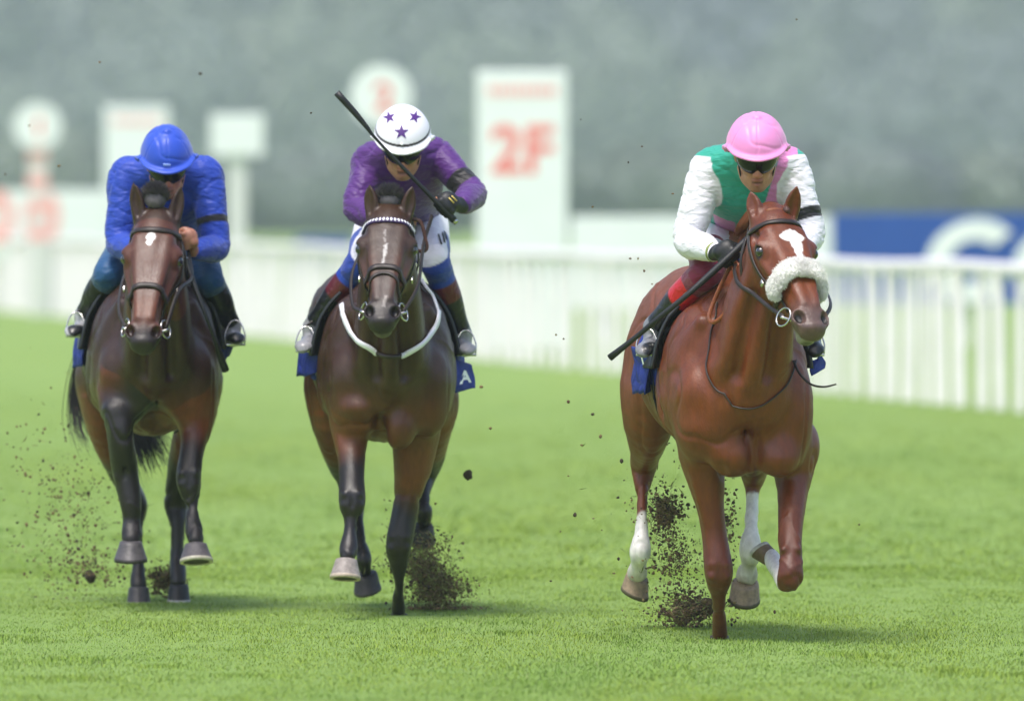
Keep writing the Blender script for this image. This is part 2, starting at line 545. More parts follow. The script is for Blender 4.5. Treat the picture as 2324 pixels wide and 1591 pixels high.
        for i_ in range(4, len(p) - 1):
            a_, b_ = p[i_], p[i_ + 1] 
            if i_ == 4 and not lg.get('folded'):
                for s_ in (-1, 1):
                    fld.chain([(p[4] + ux * s_ * .027 + V3(0, -.002, 0), .005, .008), ((a_ + b_) / 2 + ux * s_ * .024, .005, .008), (b_ + ux * s_ * .028 + V3(0, 0, .03), .004, .006)], k=.012, sub=True)
        for e in lg.get('ext', []):
            fld.ell(W(*e[0]), e[1], k=e[2] if len(e) > 2 else .02)
    for e in spec.get('ext', []):
        fld.ell(W(*e[0]), e[1], Rb, k=e[2] if len(e) > 2 else .04)
    for e in spec.get('cuts', []):
        fld.ell(W(*e[0]), e[1], Rb, k=e[2] if len(e) > 2 else .03, sub=True)
    v, q = fld.mesh(3)
    del fld
    N = vnormals(v, q)
    # small muscle and vein relief
    rel = v - V3(cxw, d0, 0)
    hdist = ((v - H(0, .3, -.08)) ** 2).sum(1) ** .5
    body_m = ss(.33, .5, hdist)
    am = fnoise(rel * np.array([7, 7, 4.5]), 2); gv = fnoise(rel * np.array([6, 4, 3.2]) + 9, 2)
    vn = fnoise(rel * np.array([11, 9, 7.]) + 23 + .5 * vnoise(rel * 9)[:, None], 1); vm = ss(.0, .35, fnoise(rel * 2.7 + 4, 2))
    disp = body_m * (.0070 * (am - np.abs(am) * .6) - .0060 * np.exp(-(gv / .06) ** 2)) + .0030 * np.exp(-(vn / .05) ** 2) * vm * (.3 + .7 * body_m) + .0010 * fnoise(rel * 30, 2)
    v = v + N * disp[:, None]
    # coat
    hv = np.column_stack([(v - poll) @ hw_, (v - poll) @ hL, (v - poll) @ hn]) / sc
    C = spec['coat'](v, N, hv, legs, spec, B) 
    root = empty(spec['name'], V3(cxw, d0 + .8, 0), spec['label'], 'horse')
    body = mesh_obj('body', v, q, M['coat'], root, cols=C)
    bvh = BVHTree.FromPolygons([Vector(x) for x in v.tolist()], q.tolist())
    # eyes
    for s in (-1, 1):
        mb = MB(); bm = bmesh.new(); bmesh.ops.create_uvsphere(bm, u_segments=20, v_segments=12, radius=.0205 * sc)
        c = H(s * .1045, .200, -.056)
        mb.add([c + np.array(x.co) for x in bm.verts], [[y.index for y in f.verts] for f in bm.faces]); bm.free()
        mb.build('eye', M['eye'], root)
    # hooves
    for nm, lg in spec['legs'].items():
        hf = lg['hoof']
        c = W(*hf['c']); dn = nrm(hf['down']); fw = np.asarray(hf['fwd'], float); fw = nrm(fw - dn * np.dot(fw, dn)); sd = np.cross(dn, fw)
        h = hf.get('h', .075); r0 = hf.get('r0', .040); r1 = hf.get('r1', .058)
        rings = [(-.5, r0 * .80, 0, 0), (-.46, r0, 0, 1), (-.3, r0 * 1.08, .003, 1), (.30, r1 * .96, .016, 1), (.33, r1 * .985, .017, 2), (.5, r1, .02, 2), (.5, r1 * .80, .02, 2), (.44, r1 * .76, .02, 3), (.40, r1 * .3, .01, 3)]
        cc = [hf['col'], hf['col'], hf.get('shoe', lin('#b9b6b0')), lin('#2c2822')]
        V = []; K = []; seg = 28
        for t, r, o, ci in rings:
            for k in range(seg):
                a = 2 * math.pi * k / seg
                ca, sa = math.cos(a), math.sin(a)
                rr = r * (1.0 + (.12 if ca > 0 else -.10) * abs(ca))
                if t < .45 and ca < 0: rr *= .97
                V.append(c + dn * h * t + fw * (rr * ca + o) + sd * r * sa); K.append(cc[ci])
        Fc = [(i * seg + k, i * seg + (k + 1) % seg, (i + 1) * seg + (k + 1) % seg, (i + 1) * seg + k) for i in range(len(rings) - 1) for k in range(seg)]
        Fc.append(tuple(range(seg))[::-1]); Fc.append(tuple((len(rings) - 1) * seg + k for k in range(seg)))
        mesh_obj('hoof', np.array(V), Fc, M['hoof'], root, cols=np.array(K))
    return dict(root=root, B=B, W=W, H=H, bvh=bvh, ux=ux, uy=uy, Rb=Rb, Rh=Rh, hw=hw_, hL=hL, hn=hn, legs=legs, sc=sc, spec=spec, d0=d0, v=v)

def strands(name, paths, r, material, parent=None, sub=4, seg=3):
    V = []; F = []
    for pts, rr in paths:
        A = catmull(np.asarray(pts, float), sub); n = len(A); T = np.gradient(A, axis=0); b = len(V)
        for i in range(n):
            t = nrm(T[i]); u = np.cross(t, (.3, -1, .2)); u = nrm(u); w = np.cross(t, u)
            q = rr * r * (1 - .75 * (i / (n - 1)) ** 1.5)
            for k in range(seg):
                an = 2 * math.pi * k / seg
                V.append(A[i] + q * (math.cos(an) * u + math.sin(an) * w))
        for i in range(n - 1):
            for k in range(seg):
                k2 = (k + 1) % seg
                F.append((b + i * seg + k, b + i * seg + k2, b + (i + 1) * seg + k2, b + (i + 1) * seg + k))
    return mesh_obj(name, np.array(V), np.array(F), material, parent)

def pushout(h, A, off):
    A = np.array(A)
    for i in range(len(A)):
        loc, n, _i, d = h['bvh'].find_nearest(Vector(A[i]))
        if np.dot(A[i] - np.array(loc), np.array(n)) < off: A[i] = np.array(loc) + np.array(n) * off
    return A

def snap(h, pts, off):
    out = []; nn = []
    for p in pts:
        loc, n, i, d = h['bvh'].find_nearest(Vector(p))
        out.append(np.array(loc) + np.array(n) * off); nn.append(np.array(n))
    return np.array(out), np.array(nn)

def strap(mb, h, pts, width, thick=.004, off=.003, sub=8, col=None, closed=False):
    """a flat strap lying on the horse through the given points"""
    A = catmull(np.asarray(pts, float), sub)
    A, N = snap(h, A, off)
    for _ in range(3):
        A[1:-1] = A[1:-1] * .5 + .25 * (A[:-2] + A[2:]); N[1:-1] = N[1:-1] * .5 + .25 * (N[:-2] + N[2:])
    ribbon(mb, A, N, width, thick, col)

def ribbon(mb, A, N, width, thick=.004, col=None):
    T = np.gradient(A, axis=0); V = []; n = len(A)
    w = width if np.ndim(width) else [width] * n
    for i in range(n):
        t = nrm(T[i]); nn = nrm(N[i] - t * np.dot(N[i], t)); s = np.cross(t, nn)
        a = w[i] / 2
        for ds, dn in ((-a, 0), (-a * .8, thick), (a * .8, thick), (a, 0), (a * .6, -thick * .3), (-a * .6, -thick * .3)):
            V.append(A[i] + s * ds + nn * dn)
    F = [(i * 6 + k, i * 6 + (k + 1) % 6, (i + 1) * 6 + (k + 1) % 6, (i + 1) * 6 + k) for i in range(n - 1) for k in range(6)]
    F.append(tuple(range(6))[::-1]); F.append(tuple((n - 1) * 6 + k for k in range(6)))
    mb.add(V, F, col)

# ---- coats
def leg_black(C, v, legs, spec, below, dark, soft=.10, rad=.17, names=('fl', 'fr', 'hl', 'hr')):
    for nm in names:
        d, a = polydist(v, legs[nm])
        s0 = below[nm]
        nz = fnoise(v * 14, 2) * .03
        w = ss(s0 - soft, s0 + soft, a + nz) * (d < rad)
        C = mixc(C, dark, w)
    return C

def arc_to(legs, nm, i):
    p = legs[nm]; return float(np.linalg.norm(np.diff(p[:i + 1], axis=0), axis=1).sum())

def muzzle_dark(C, hv, col, l0=.46, l1=.57, inner=(.010, .006, .006)):
    near = np.linalg.norm(hv - V3(0, .55, -.06), axis=1) < .19
    C = mixc(C, col, ss(l0, l1, hv[:, 1] - .15 * np.abs(hv[:, 2] + .03)) * near * .95)
    for s in (-1, 1):
        dn = np.sqrt(((hv[:, 0] - s * .052) / .016) ** 2 + ((hv[:, 1] - .556) / .024) ** 2 + ((hv[:, 2] + .034) / .026) ** 2)
        C = mixc(C, inner, (1 - ss(.8, 1.08, dn)))
        de = np.sqrt(((hv[:, 0] - s * .114) / .022) ** 2 + ((hv[:, 1] - .198) / .032) ** 2 + ((hv[:, 2] + .06) / .030) ** 2)
        C = mixc(C, (.012, .008, .007), (1 - ss(.7, 1.25, de)) * .85)
    return C
# ------------------------------------------------------------------ materials of horses and people
M['coat'] = mat('horse coat', rough=.42, rvar=.10, attr=True, noise=.16, nscale=60, bump=.0016, bscale=230, spec=.5, stretch=(1, 1, .28))
M['eye'] = mat('horse eye', lin('#0d0806'), rough=.06, spec=.8, coat=1)
M['hoof'] = mat('hoof horn', rough=.5, attr=True, noise=.25, nscale=60, bump=.001, bscale=120)
M['leather'] = mat('dark leather', lin('#2a201c'), rough=.45, noise=.2, nscale=80, bump=.0004, bscale=200)
M['tan_leather'] = mat('tan leather', lin('#8a4a26'), rough=.5, noise=.25, nscale=60, bump=.0005, bscale=200)
M['brown_leather'] = mat('brown leather', lin('#4a2a20'), rough=.5, noise=.2, nscale=60)
M['steel'] = mat('polished steel', lin('#c9c7c2'), rough=.22, metal=1)
M['black'] = mat('matt black', lin('#17181a'), rough=.5, noise=.15, nscale=60, bump=.0005, bscale=150)
M['black_gloss'] = mat('black gloss', lin('#08090a'), rough=.18, spec=.35)
M['flap'] = mat('grained black saddle leather', lin('#202325'), rough=.33, noise=.15, nscale=30, bump=.0006, bscale=120)
M['fleece'] = mat('white sheepskin', lin('#fbf9f4'), rough=.95, noise=.06, nscale=40, sheen=.4)
M['cloth_blue'] = mat('royal blue saddle cloth', lin('#1c2f86'), rough=.7, noise=.12, nscale=30, bump=.0006, bscale=300, fold=.02, fscale=14)
M['white_paint'] = mat('white lettering', lin('#eef0f2'), rough=.6)
M['white_strap'] = mat('white webbing', lin('#e4e4ea'), rough=.6, bump=.0004, bscale=200)
M['cloth'] = mat('silk', rough=.5, attr=True, noise=.05, nscale=18, bump=.0003, bscale=500, fold=.007, fscale=34, sheen=.2, spec=.35, stretch=(.6, .6, 1.5))
M['cap_cloth'] = mat('cap silk', rough=.42, attr=True, noise=.04, nscale=18, bump=.0002, bscale=500, fold=.003, fscale=9, sheen=.2, spec=.4)
M['skin'] = mat('skin', rough=.45, attr=True, noise=.08, nscale=70, bump=.0004, bscale=250, sss=.15)
M['boot'] = mat('boot leather', rough=.32, attr=True, noise=.12, nscale=40, bump=.0005, bscale=140, fold=.008, fscale=24)
M['hair_black'] = mat('dark mane hair', lin('#565154'), rough=.6)
M['hair_chest'] = mat('chestnut mane hair', lin('#7a4526'), rough=.6)
M['dirt'] = mat('dirt', lin('#35281f'), rough=.95, noise=.4, nscale=50)

CHEST = lin('#6b3210'); CHEST_D = lin('#441d0b'); CHEST_H = lin('#7a3e18')
def coat_chestnut(v, N, hv, legs, spec, B):
    C = np.tile(np.array(CHEST), (len(v), 1))
    n = fnoise(v * 3.1, 3)
    C = mixc(C, CHEST_H, ss(-.1, .6, n) * .45)
    C = mixc(C, CHEST_D, ss(-.1, .6, -n) * .35)
    # darker in the lower chest and knees
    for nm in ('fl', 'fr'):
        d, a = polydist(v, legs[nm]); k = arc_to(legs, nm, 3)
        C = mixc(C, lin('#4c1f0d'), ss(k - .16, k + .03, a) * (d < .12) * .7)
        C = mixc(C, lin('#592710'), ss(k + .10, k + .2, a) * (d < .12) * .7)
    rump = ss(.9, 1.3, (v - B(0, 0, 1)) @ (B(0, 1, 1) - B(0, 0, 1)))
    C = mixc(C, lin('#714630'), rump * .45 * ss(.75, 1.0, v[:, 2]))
    # white socks
    W0 = lin('#dcd8d2')
    for nm, i0 in (('hl', spec['sock'][0]), ('hr', spec['sock'][1]), ):
        d, a = polydist(v, legs[nm]); d = d + 9 * (v[:, 1] < spec['d0'] + 1.0)
        C = mixc(C, W0, ss(-.012, .012, a - i0 + fnoise(v * 28, 2) * .03) * (d < .12))
        C = mixc(C, lin('#9a8872'), ss(.17, .33, a - i0) * (d < .12) * (.5 + .5 * fnoise(v * 40, 3)) * .9)
    d, a = polydist(v, legs['fr']); L = arc_to(legs, 'fr', 5)
    C = mixc(C, W0, ss(L - .07, L - .05, a) * (d < .08))
    C = muzzle_dark(C, hv, lin('#5b4741'), .44, .56)
    # blaze
    w_ = hv[:, 0] - .012; l_ = hv[:, 1]; e = fnoise(hv * 60, 2) * .012
    fr = hv[:, 2] > -.06
    diam = np.maximum(np.abs(w_) * .80, 0) + np.abs(l_ - .165) * 1.05 + e
    C = mixc(C, lin('#e8e4de'), (1 - ss(.043, .049, diam)) * fr)
    wd = .021 - .012 * ss(.19, .28, l_) + e * .5
    C = mixc(C, lin('#e8e4de'), (1 - ss(wd, wd + .004, np.abs(w_ - .006 + (l_ - .2) * .05))) * (l_ > .17) * (l_ < .37) * fr)
    # pale lower lip
    C = mixc(C, lin('#a9a49a'), ss(.50, .56, l_) * (l_ < .66) * (hv[:, 2] > -.18) * ss(-.075, -.095, hv[:, 2]) * (np.abs(hv[:, 0]) < .07) * .55)
    C = mixc(C, lin('#4c4a3f'), (1 - ss(.012, .03, np.linalg.norm(hv - V3(.0, .60, -.12), axis=1))) * .8)
    return C

def bay(v, hv, legs, spec, B, base, lo, red, legd):
    C = np.tile(np.array(base), (len(v), 1))
    n = fnoise(v * 3.3 + 5, 3)
    C = mixc(C, lo, ss(-.1, .6, n) * .45)
    yb = (v - B(0, 0, 1)) @ (B(0, 1, 1) - B(0, 0, 1)); z = v[:, 2]
    C = mixc(C, red, (1 - ss(.80, 1.0, z)) * .55 * (z > .5))
    for nm in ('fl', 'fr', 'hl', 'hr'):
        d, a = polydist(v, legs[nm]); k = arc_to(legs, nm, 2)
        C = mixc(C, red, ss(-.02, .08, a) * (d < .17) * .85)
    C = leg_black(C, v, legs, spec, spec['black'], legd, spec.get('bsoft', .08))
    C = muzzle_dark(C, hv, lin('#241d1b'), .46, .55)
    return C

def coat_bay(v, N, hv, legs, spec, B):
    C = bay(v, hv, legs, spec, B, lin('#38210f'), lin('#25150a'), lin('#6c3a1a'), lin('#191312'))
    C = mixc(C, lin('#5e3824'), ss(.20, .34, hv[:, 1]) * (1 - ss(.46, .52, hv[:, 1])) * (np.abs(hv[:, 0]) > .02) * .55 * (hv[:, 2] > -.2))
    C = mixc(C, lin('#38261e'), (1 - ss(.02, .06, np.abs(hv[:, 0]))) * ss(.05, .1, hv[:, 1]) * (hv[:, 1] < .5) * (hv[:, 2] > -.1) * .8)
    w_ = hv[:, 0] + .004; l_ = hv[:, 1]; e = fnoise(hv * 70, 2) * .010
    f = hv[:, 2] > -.06
    C = mixc(C, lin('#d8d4d0'), (1 - ss(.005, .009, np.abs(w_ + (l_ - .27) * .12) + np.abs(l_ - .265) * .05 + e)) * (l_ > .215) * (l_ < .325) * f * .6)
    C = mixc(C, lin('#d8d4d0'), (1 - ss(.002, .006, np.abs(w_ + .002) + e)) * (l_ > .14) * (l_ < .22) * f * .3)
    C = mixc(C, lin('#b8b0aa'), (1 - ss(.004, .008, np.abs(w_ - .012 + (l_ - .52) * .15) + e * .5)) * (l_ > .49) * (l_ < .545) * f * .4)
    C = mixc(C, lin('#7d7672'), ss(.53, .57, l_) * (l_ < .66) * (hv[:, 2] > -.18) * ss(-.085, -.10, hv[:, 2]) * (np.abs(hv[:, 0]) < .07) * .5)
    return C

def coat_red_bay(v, N, hv, legs, spec, B):
    C = bay(v, hv, legs, spec, B, lin('#341e12'), lin('#22140c'), lin('#6a3318'), lin('#1b1515'))
    hd = (np.abs(hv[:, 0]) < .14) & (hv[:, 1] > .03) & (hv[:, 2] > -.25)
    C = mixc(C, lin('#522a17'), hd * .9 * (1 - ss(.5, .58, hv[:, 1])))
    C = mixc(C, lin('#65371f'), hd * ss(.36, .46, hv[:, 1]) * (1 - ss(.48, .54, hv[:, 1])) * .8)
    w_ = hv[:, 0] + .006; l_ = hv[:, 1]; e = fnoise(hv * 60, 2) * .010
    st = np.sqrt(((w_) / .021) ** 2 + ((l_ - .125) / .022) ** 2) + e * 20
    C = mixc(C, lin('#f2efec'), (1 - ss(.85, 1.0, st)) * (hv[:, 2] > -.06))
    st = np.sqrt(((w_ + .006) / .013) ** 2 + ((l_ - .150) / .018) ** 2) + e * 20
    C = mixc(C, lin('#f2efec'), (1 - ss(.85, 1.0, st)) * (hv[:, 2] > -.06))
    C = mixc(C, lin('#625b58'), ss(.55, .59, l_) * (l_ < .66) * (hv[:, 2] > -.18) * ss(-.06, -.09, hv[:, 2]) * (np.abs(hv[:, 0]) < .07) * .4)
    return C

D0A, D0B, D0C = 49.55, 52.55, 53.4
SPEC = {}
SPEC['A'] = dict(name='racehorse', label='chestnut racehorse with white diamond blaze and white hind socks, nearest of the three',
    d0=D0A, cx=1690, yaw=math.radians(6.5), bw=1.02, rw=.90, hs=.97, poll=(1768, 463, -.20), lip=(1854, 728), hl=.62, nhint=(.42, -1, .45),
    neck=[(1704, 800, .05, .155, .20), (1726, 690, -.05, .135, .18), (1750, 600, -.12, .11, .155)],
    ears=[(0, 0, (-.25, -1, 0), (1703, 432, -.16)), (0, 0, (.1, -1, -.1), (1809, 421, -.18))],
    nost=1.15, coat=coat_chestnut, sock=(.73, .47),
    legs=dict(
        fl=dict(pts=[(1592, 1030, .25, .085, .12), (1606, 1110, .25, .062, .085), (1621, 1205, .25, .049, .062), (1632, 1296, .22, .057, .052),
                     (1631, 1340, .27, .038, .038), (1632, 1385, .34, .026, .032), (1633, 1438, .42, .031, .036)],
                hoof=dict(c=(1633, 1462, .45), down=(0, .1, -1), fwd=(0, -1, 0), r0=.036, r1=.05, col=lin('#3c3028'))),
        fr=dict(folded=True, pts=[(1800, 1030, .25, .085, .12), (1800, 1090, .22, .066, .085), (1794, 1190, .08, .049, .058), (1793, 1262, .0, .045, .050), (1792, 1314, -.035, .056, .052),
                     (1782, 1322, .05, .034, .034), (1768, 1300, .22, .027, .030), (1757, 1276, .34, .036, .036), (1752, 1262, .38, .03, .03)],
                hoof=dict(c=(1745, 1256, .41), down=(-.45, .4, .65), fwd=(-.5, -.4, -.5), h=.07, r0=.034, r1=.044, col=lin('#6d5848'))),
        hl=dict(pts=[(1478, 880, 1.42, .12, .20), (1472, 950, 1.45, .100, .15), (1466, 1020, 1.65, .064, .08), (1462, 1052, 1.78, .056, .065),
                     (1458, 1120, 1.72, .030, .036), (1456, 1200, 1.66, .027, .032), (1453, 1250, 1.62, .044, .044), (1450, 1278, 1.65, .032, .034), (1446, 1300, 1.70, .042, .040)],
                hoof=dict(c=(1438, 1322, 1.74), down=(-.38, .35, -.85), fwd=(-.1, .1, -.3), h=.075, r0=.046, r1=.060, col=lin('#8b7860'), shoe=lin('#5a5040'))),
        hr=dict(pts=[(1712, 960, 1.40, .11, .18), (1712, 1010, 1.5, .07, .10), (1710, 1070, 1.70, .055, .065), (1707, 1120, 1.70, .029, .036),
                     (1705, 1190, 1.62, .029, .034), (1703, 1250, 1.56, .048, .046), (1700, 1280, 1.60, .032, .034), (1695, 1305, 1.64, .045, .045)],
                hoof=dict(c=(1690, 1338, 1.67), down=(-.06, .45, -.85), fwd=(0, -.1, -1), h=.08, r0=.052, r1=.063, col=lin('#8b7860'), shoe=lin('#5a5040')))),
    ext=[((1585, 930, .12), (.09, .12, .20), .05), ((1800, 930, .12), (.075, .12, .20), .05), ((1832, 1010, .30), (.045, .10, .085), .03),
         ((1668, 1035, .06), (.10, .09, .085), .06), ((1765, 1040, .06), (.085, .09, .08), .06), ((1715, 900, -.02), (.12, .08, .12), .05)],
    cuts=[((1716, 1045, -.06), (.012, .06, .08), .05), ((1640, 1085, -.02), (.02, .05, .05), .03)])
SPEC['B'] = dict(name='racehorse', label='dark brown racehorse with white breastplate strap and thin white face stripe, in the middle',
    d0=D0B, cx=888, yaw=math.radians(3.6), bw=1.0, hs=.985, poll=(882, 462, -.20), lip=(866, 716), hl=.615, nhint=(-.03, -1, .35),
    neck=[(886, 800, .05, .155, .20), (884, 690, -.05, .135, .18), (882, 600, -.12, .11, .155)],
    ears=[(0, 0, (-.45, -1, 0), (838, 417, -.16)), (0, 0, (.45, -1, 0), (937, 420, -.16))],
    nost=1.0, coat=coat_bay, black=dict(fl=.20, fr=.27, hl=.30, hr=.30),
    legs=dict(
        fl=dict(pts=[(797, 955, .20, .085, .12), (798, 1010, .12, .064, .085), (798, 1075, .03, .052, .06), (799, 1136, -.05, .055, .055),
                     (796, 1170, -.06, .034, .038), (795, 1205, -.08, .027, .034), (792, 1243, -.11, .040, .040), (788, 1262, -.15, .031, .033)],
                hoof=dict(c=(785, 1292, -.19), down=(-.05, -.20, -1), fwd=(-.05, -1, -.2), h=.088, r0=.044, r1=.064, col=lin('#8c837d'), shoe=lin('#b8a898'))),
        fr=dict(pts=[(945, 985, .25, .092, .12), (937, 1060, .25, .075, .085), (922, 1140, .26, .060, .065), (905, 1232, .23, .056, .052),
                     (904, 1275, .27, .042, .042), (905, 1325, .33, .027, .033), (905, 1385, .42, .028, .036)],
                hoof=dict(c=(905, 1412, .45), down=(0, .1, -1), fwd=(0, -1, 0), r0=.036, r1=.05, col=lin('#2c2826'))),
        hl=dict(pts=[(745, 880, 1.45, .10, .20), (755, 960, 1.45, .085, .15), (780, 1060, 1.65, .06, .08), (800, 1120, 1.75, .05, .06),
                     (812, 1180, 1.66, .028, .034), (820, 1235, 1.58, .030, .034), (826, 1272, 1.52, .040, .042), (830, 1292, 1.55, .033, .034)],
                hoof=dict(c=(834, 1318, 1.58), down=(.18, .35, -.9), fwd=(0, -.2, -1), h=.075, r0=.046, r1=.060, col=lin('#34302f'), shoe=lin('#4a4644'))),
        hr=dict(pts=[(985, 900, 1.45, .105, .19), (985, 970, 1.5, .075, .12), (978, 1040, 1.7, .055, .07), (966, 1080, 1.75, .045, .05),
                     (960, 1120, 1.66, .032, .036), (963, 1160, 1.60, .038, .040), (962, 1180, 1.64, .033, .033)],
                hoof=dict(c=(959, 1208, 1.67), down=(0, .55, -.8), fwd=(0, -.3, -1), h=.07, r0=.045, r1=.056, col=lin('#2c2a2a'), shoe=lin('#3a3836')))),
    ext=[((795, 880, .10), (.085, .12, .16), .05), ((975, 880, .12), (.08, .12, .17), .05), ((905, 965, .02), (.075, .08, .10), .025),
         ((818, 925, .02), (.08, .08, .06), .025), ((870, 900, .0), (.05, .08, .08), .03)],
    cuts=[((862, 985, -.03), (.03, .12, .08), .04)])
SPEC['C'] = dict(name='racehorse', label='bay racehorse with small white star on forehead, leftmost, under the rider in blue',
    d0=D0C, cx=356, yaw=math.radians(4.0), bw=.97, hs=1.0, poll=(353, 478, -.20), lip=(322, 765), hl=.63, nhint=(-.06, -1, .35),
    neck=[(357, 800, .05, .15, .20), (356, 690, -.05, .135, .18), (354, 600, -.12, .11, .155)],
    ears=[(0, 0, (-.2, -1, 0), (303, 411, -.15)), (0, 0, (.3, -1, 0), (413, 418, -.15))],
    nost=1.0, coat=coat_red_bay, black=dict(fl=.10, fr=.24, hl=.34, hr=.34),
    legs=dict(
        fl=dict(pts=[(263, 880, .15, .068, .10), (271, 945, .02, .064, .075), (276, 1000, .0, .060, .07), (284, 1070, .04, .054, .06), (297, 1140, .02, .046, .045),
                     (298, 1180, .02, .036, .038), (298, 1212, .0, .045, .044), (297, 1226, -.02, .040, .042)],
                hoof=dict(c=(297, 1250, -.04), down=(0, .1, -1), fwd=(0, -1, -.1), h=.085, r0=.046, r1=.070, col=lin('#4a4648'), shoe=lin('#34302f'))),
        fr=dict(pts=[(445, 900, .18, .085, .11), (440, 975, .10, .070, .085), (434, 1030, .02, .052, .06), (429, 1088, -.05, .054, .052),
                     (434, 1135, -.06, .034, .038), (437, 1170, -.09, .027, .033), (440, 1206, -.12, .040, .040), (442, 1226, -.15, .034, .036)],
                hoof=dict(c=(445, 1256, -.18), down=(.05, -.24, -1), fwd=(.05, -1, -.24), h=.085, r0=.046, r1=.070, col=lin('#544f52'), shoe=lin('#b6b09e'))),
        hl=dict(pts=[(215, 860, 1.25, .085, .2), (236, 960, 1.25, .075, .14), (270, 1060, 1.4, .055, .08), (312, 1145, 1.48, .044, .06),
                     (314, 1200, 1.44, .030, .036), (314, 1280, 1.42, .029, .034), (314, 1318, 1.38, .036, .038), (315, 1330, 1.36, .036, .036)],
                hoof=dict(c=(315, 1352, 1.34), down=(0, 0, -1), fwd=(0, -1, 0), h=.08, r0=.042, r1=.052, col=lin('#3a3739'))),
        hr=dict(pts=[(455, 860, 1.25, .095, .2), (440, 960, 1.25, .08, .14), (408, 1060, 1.4, .055, .08), (400, 1140, 1.48, .056, .06),
                     (402, 1190, 1.44, .038, .042), (402, 1260, 1.42, .033, .036), (404, 1300, 1.38, .036, .040), (404, 1320, 1.36, .036, .036)],
                hoof=dict(c=(406, 1346, 1.34), down=(0, .05, -1), fwd=(0, -1, 0), h=.08, r0=.040, r1=.050, col=lin('#1e1d1f')))),
    ext=[((278, 860, .10), (.075, .12, .15), .05), ((440, 860, .10), (.075, .12, .15), .05), ((325, 860, .02), (.07, .08, .10), .03), ((392, 860, .02), (.07, .08, .10), .03),
         ((265, 935, -.01), (.058, .05, .055), .02)],
    cuts=[((357, 985, .02), (.085, .22, .10), .05)])
H_ = {k: build_horse(s) for k, s in SPEC.items()}
# ------------------------------------------------------------------ tack
def torus(mb, c, n, R, r, seg=28, s2=8, col=None, squash=1.0, u=None):
    n = nrm(n); u = nrm(np.cross(n, (0, 0, 1.))) if u is None else nrm(np.asarray(u) - n * np.dot(u, n)); w = np.cross(n, u)
    V = []
    for i in range(seg):
        a = 2 * math.pi * i / seg; d = math.cos(a) * u + math.sin(a) * w * squash
        for k in range(s2):
            b = 2 * math.pi * k / s2
            V.append(np.asarray(c) + d * (R + r * math.cos(b)) + n * r * math.sin(b))
    F = [(i * s2 + k, ((i + 1) % seg) * s2 + k, ((i + 1) % seg) * s2 + (k + 1) % s2, i * s2 + (k + 1) % s2) for i in range(seg) for k in range(s2)]
    mb.add(V, F, col)

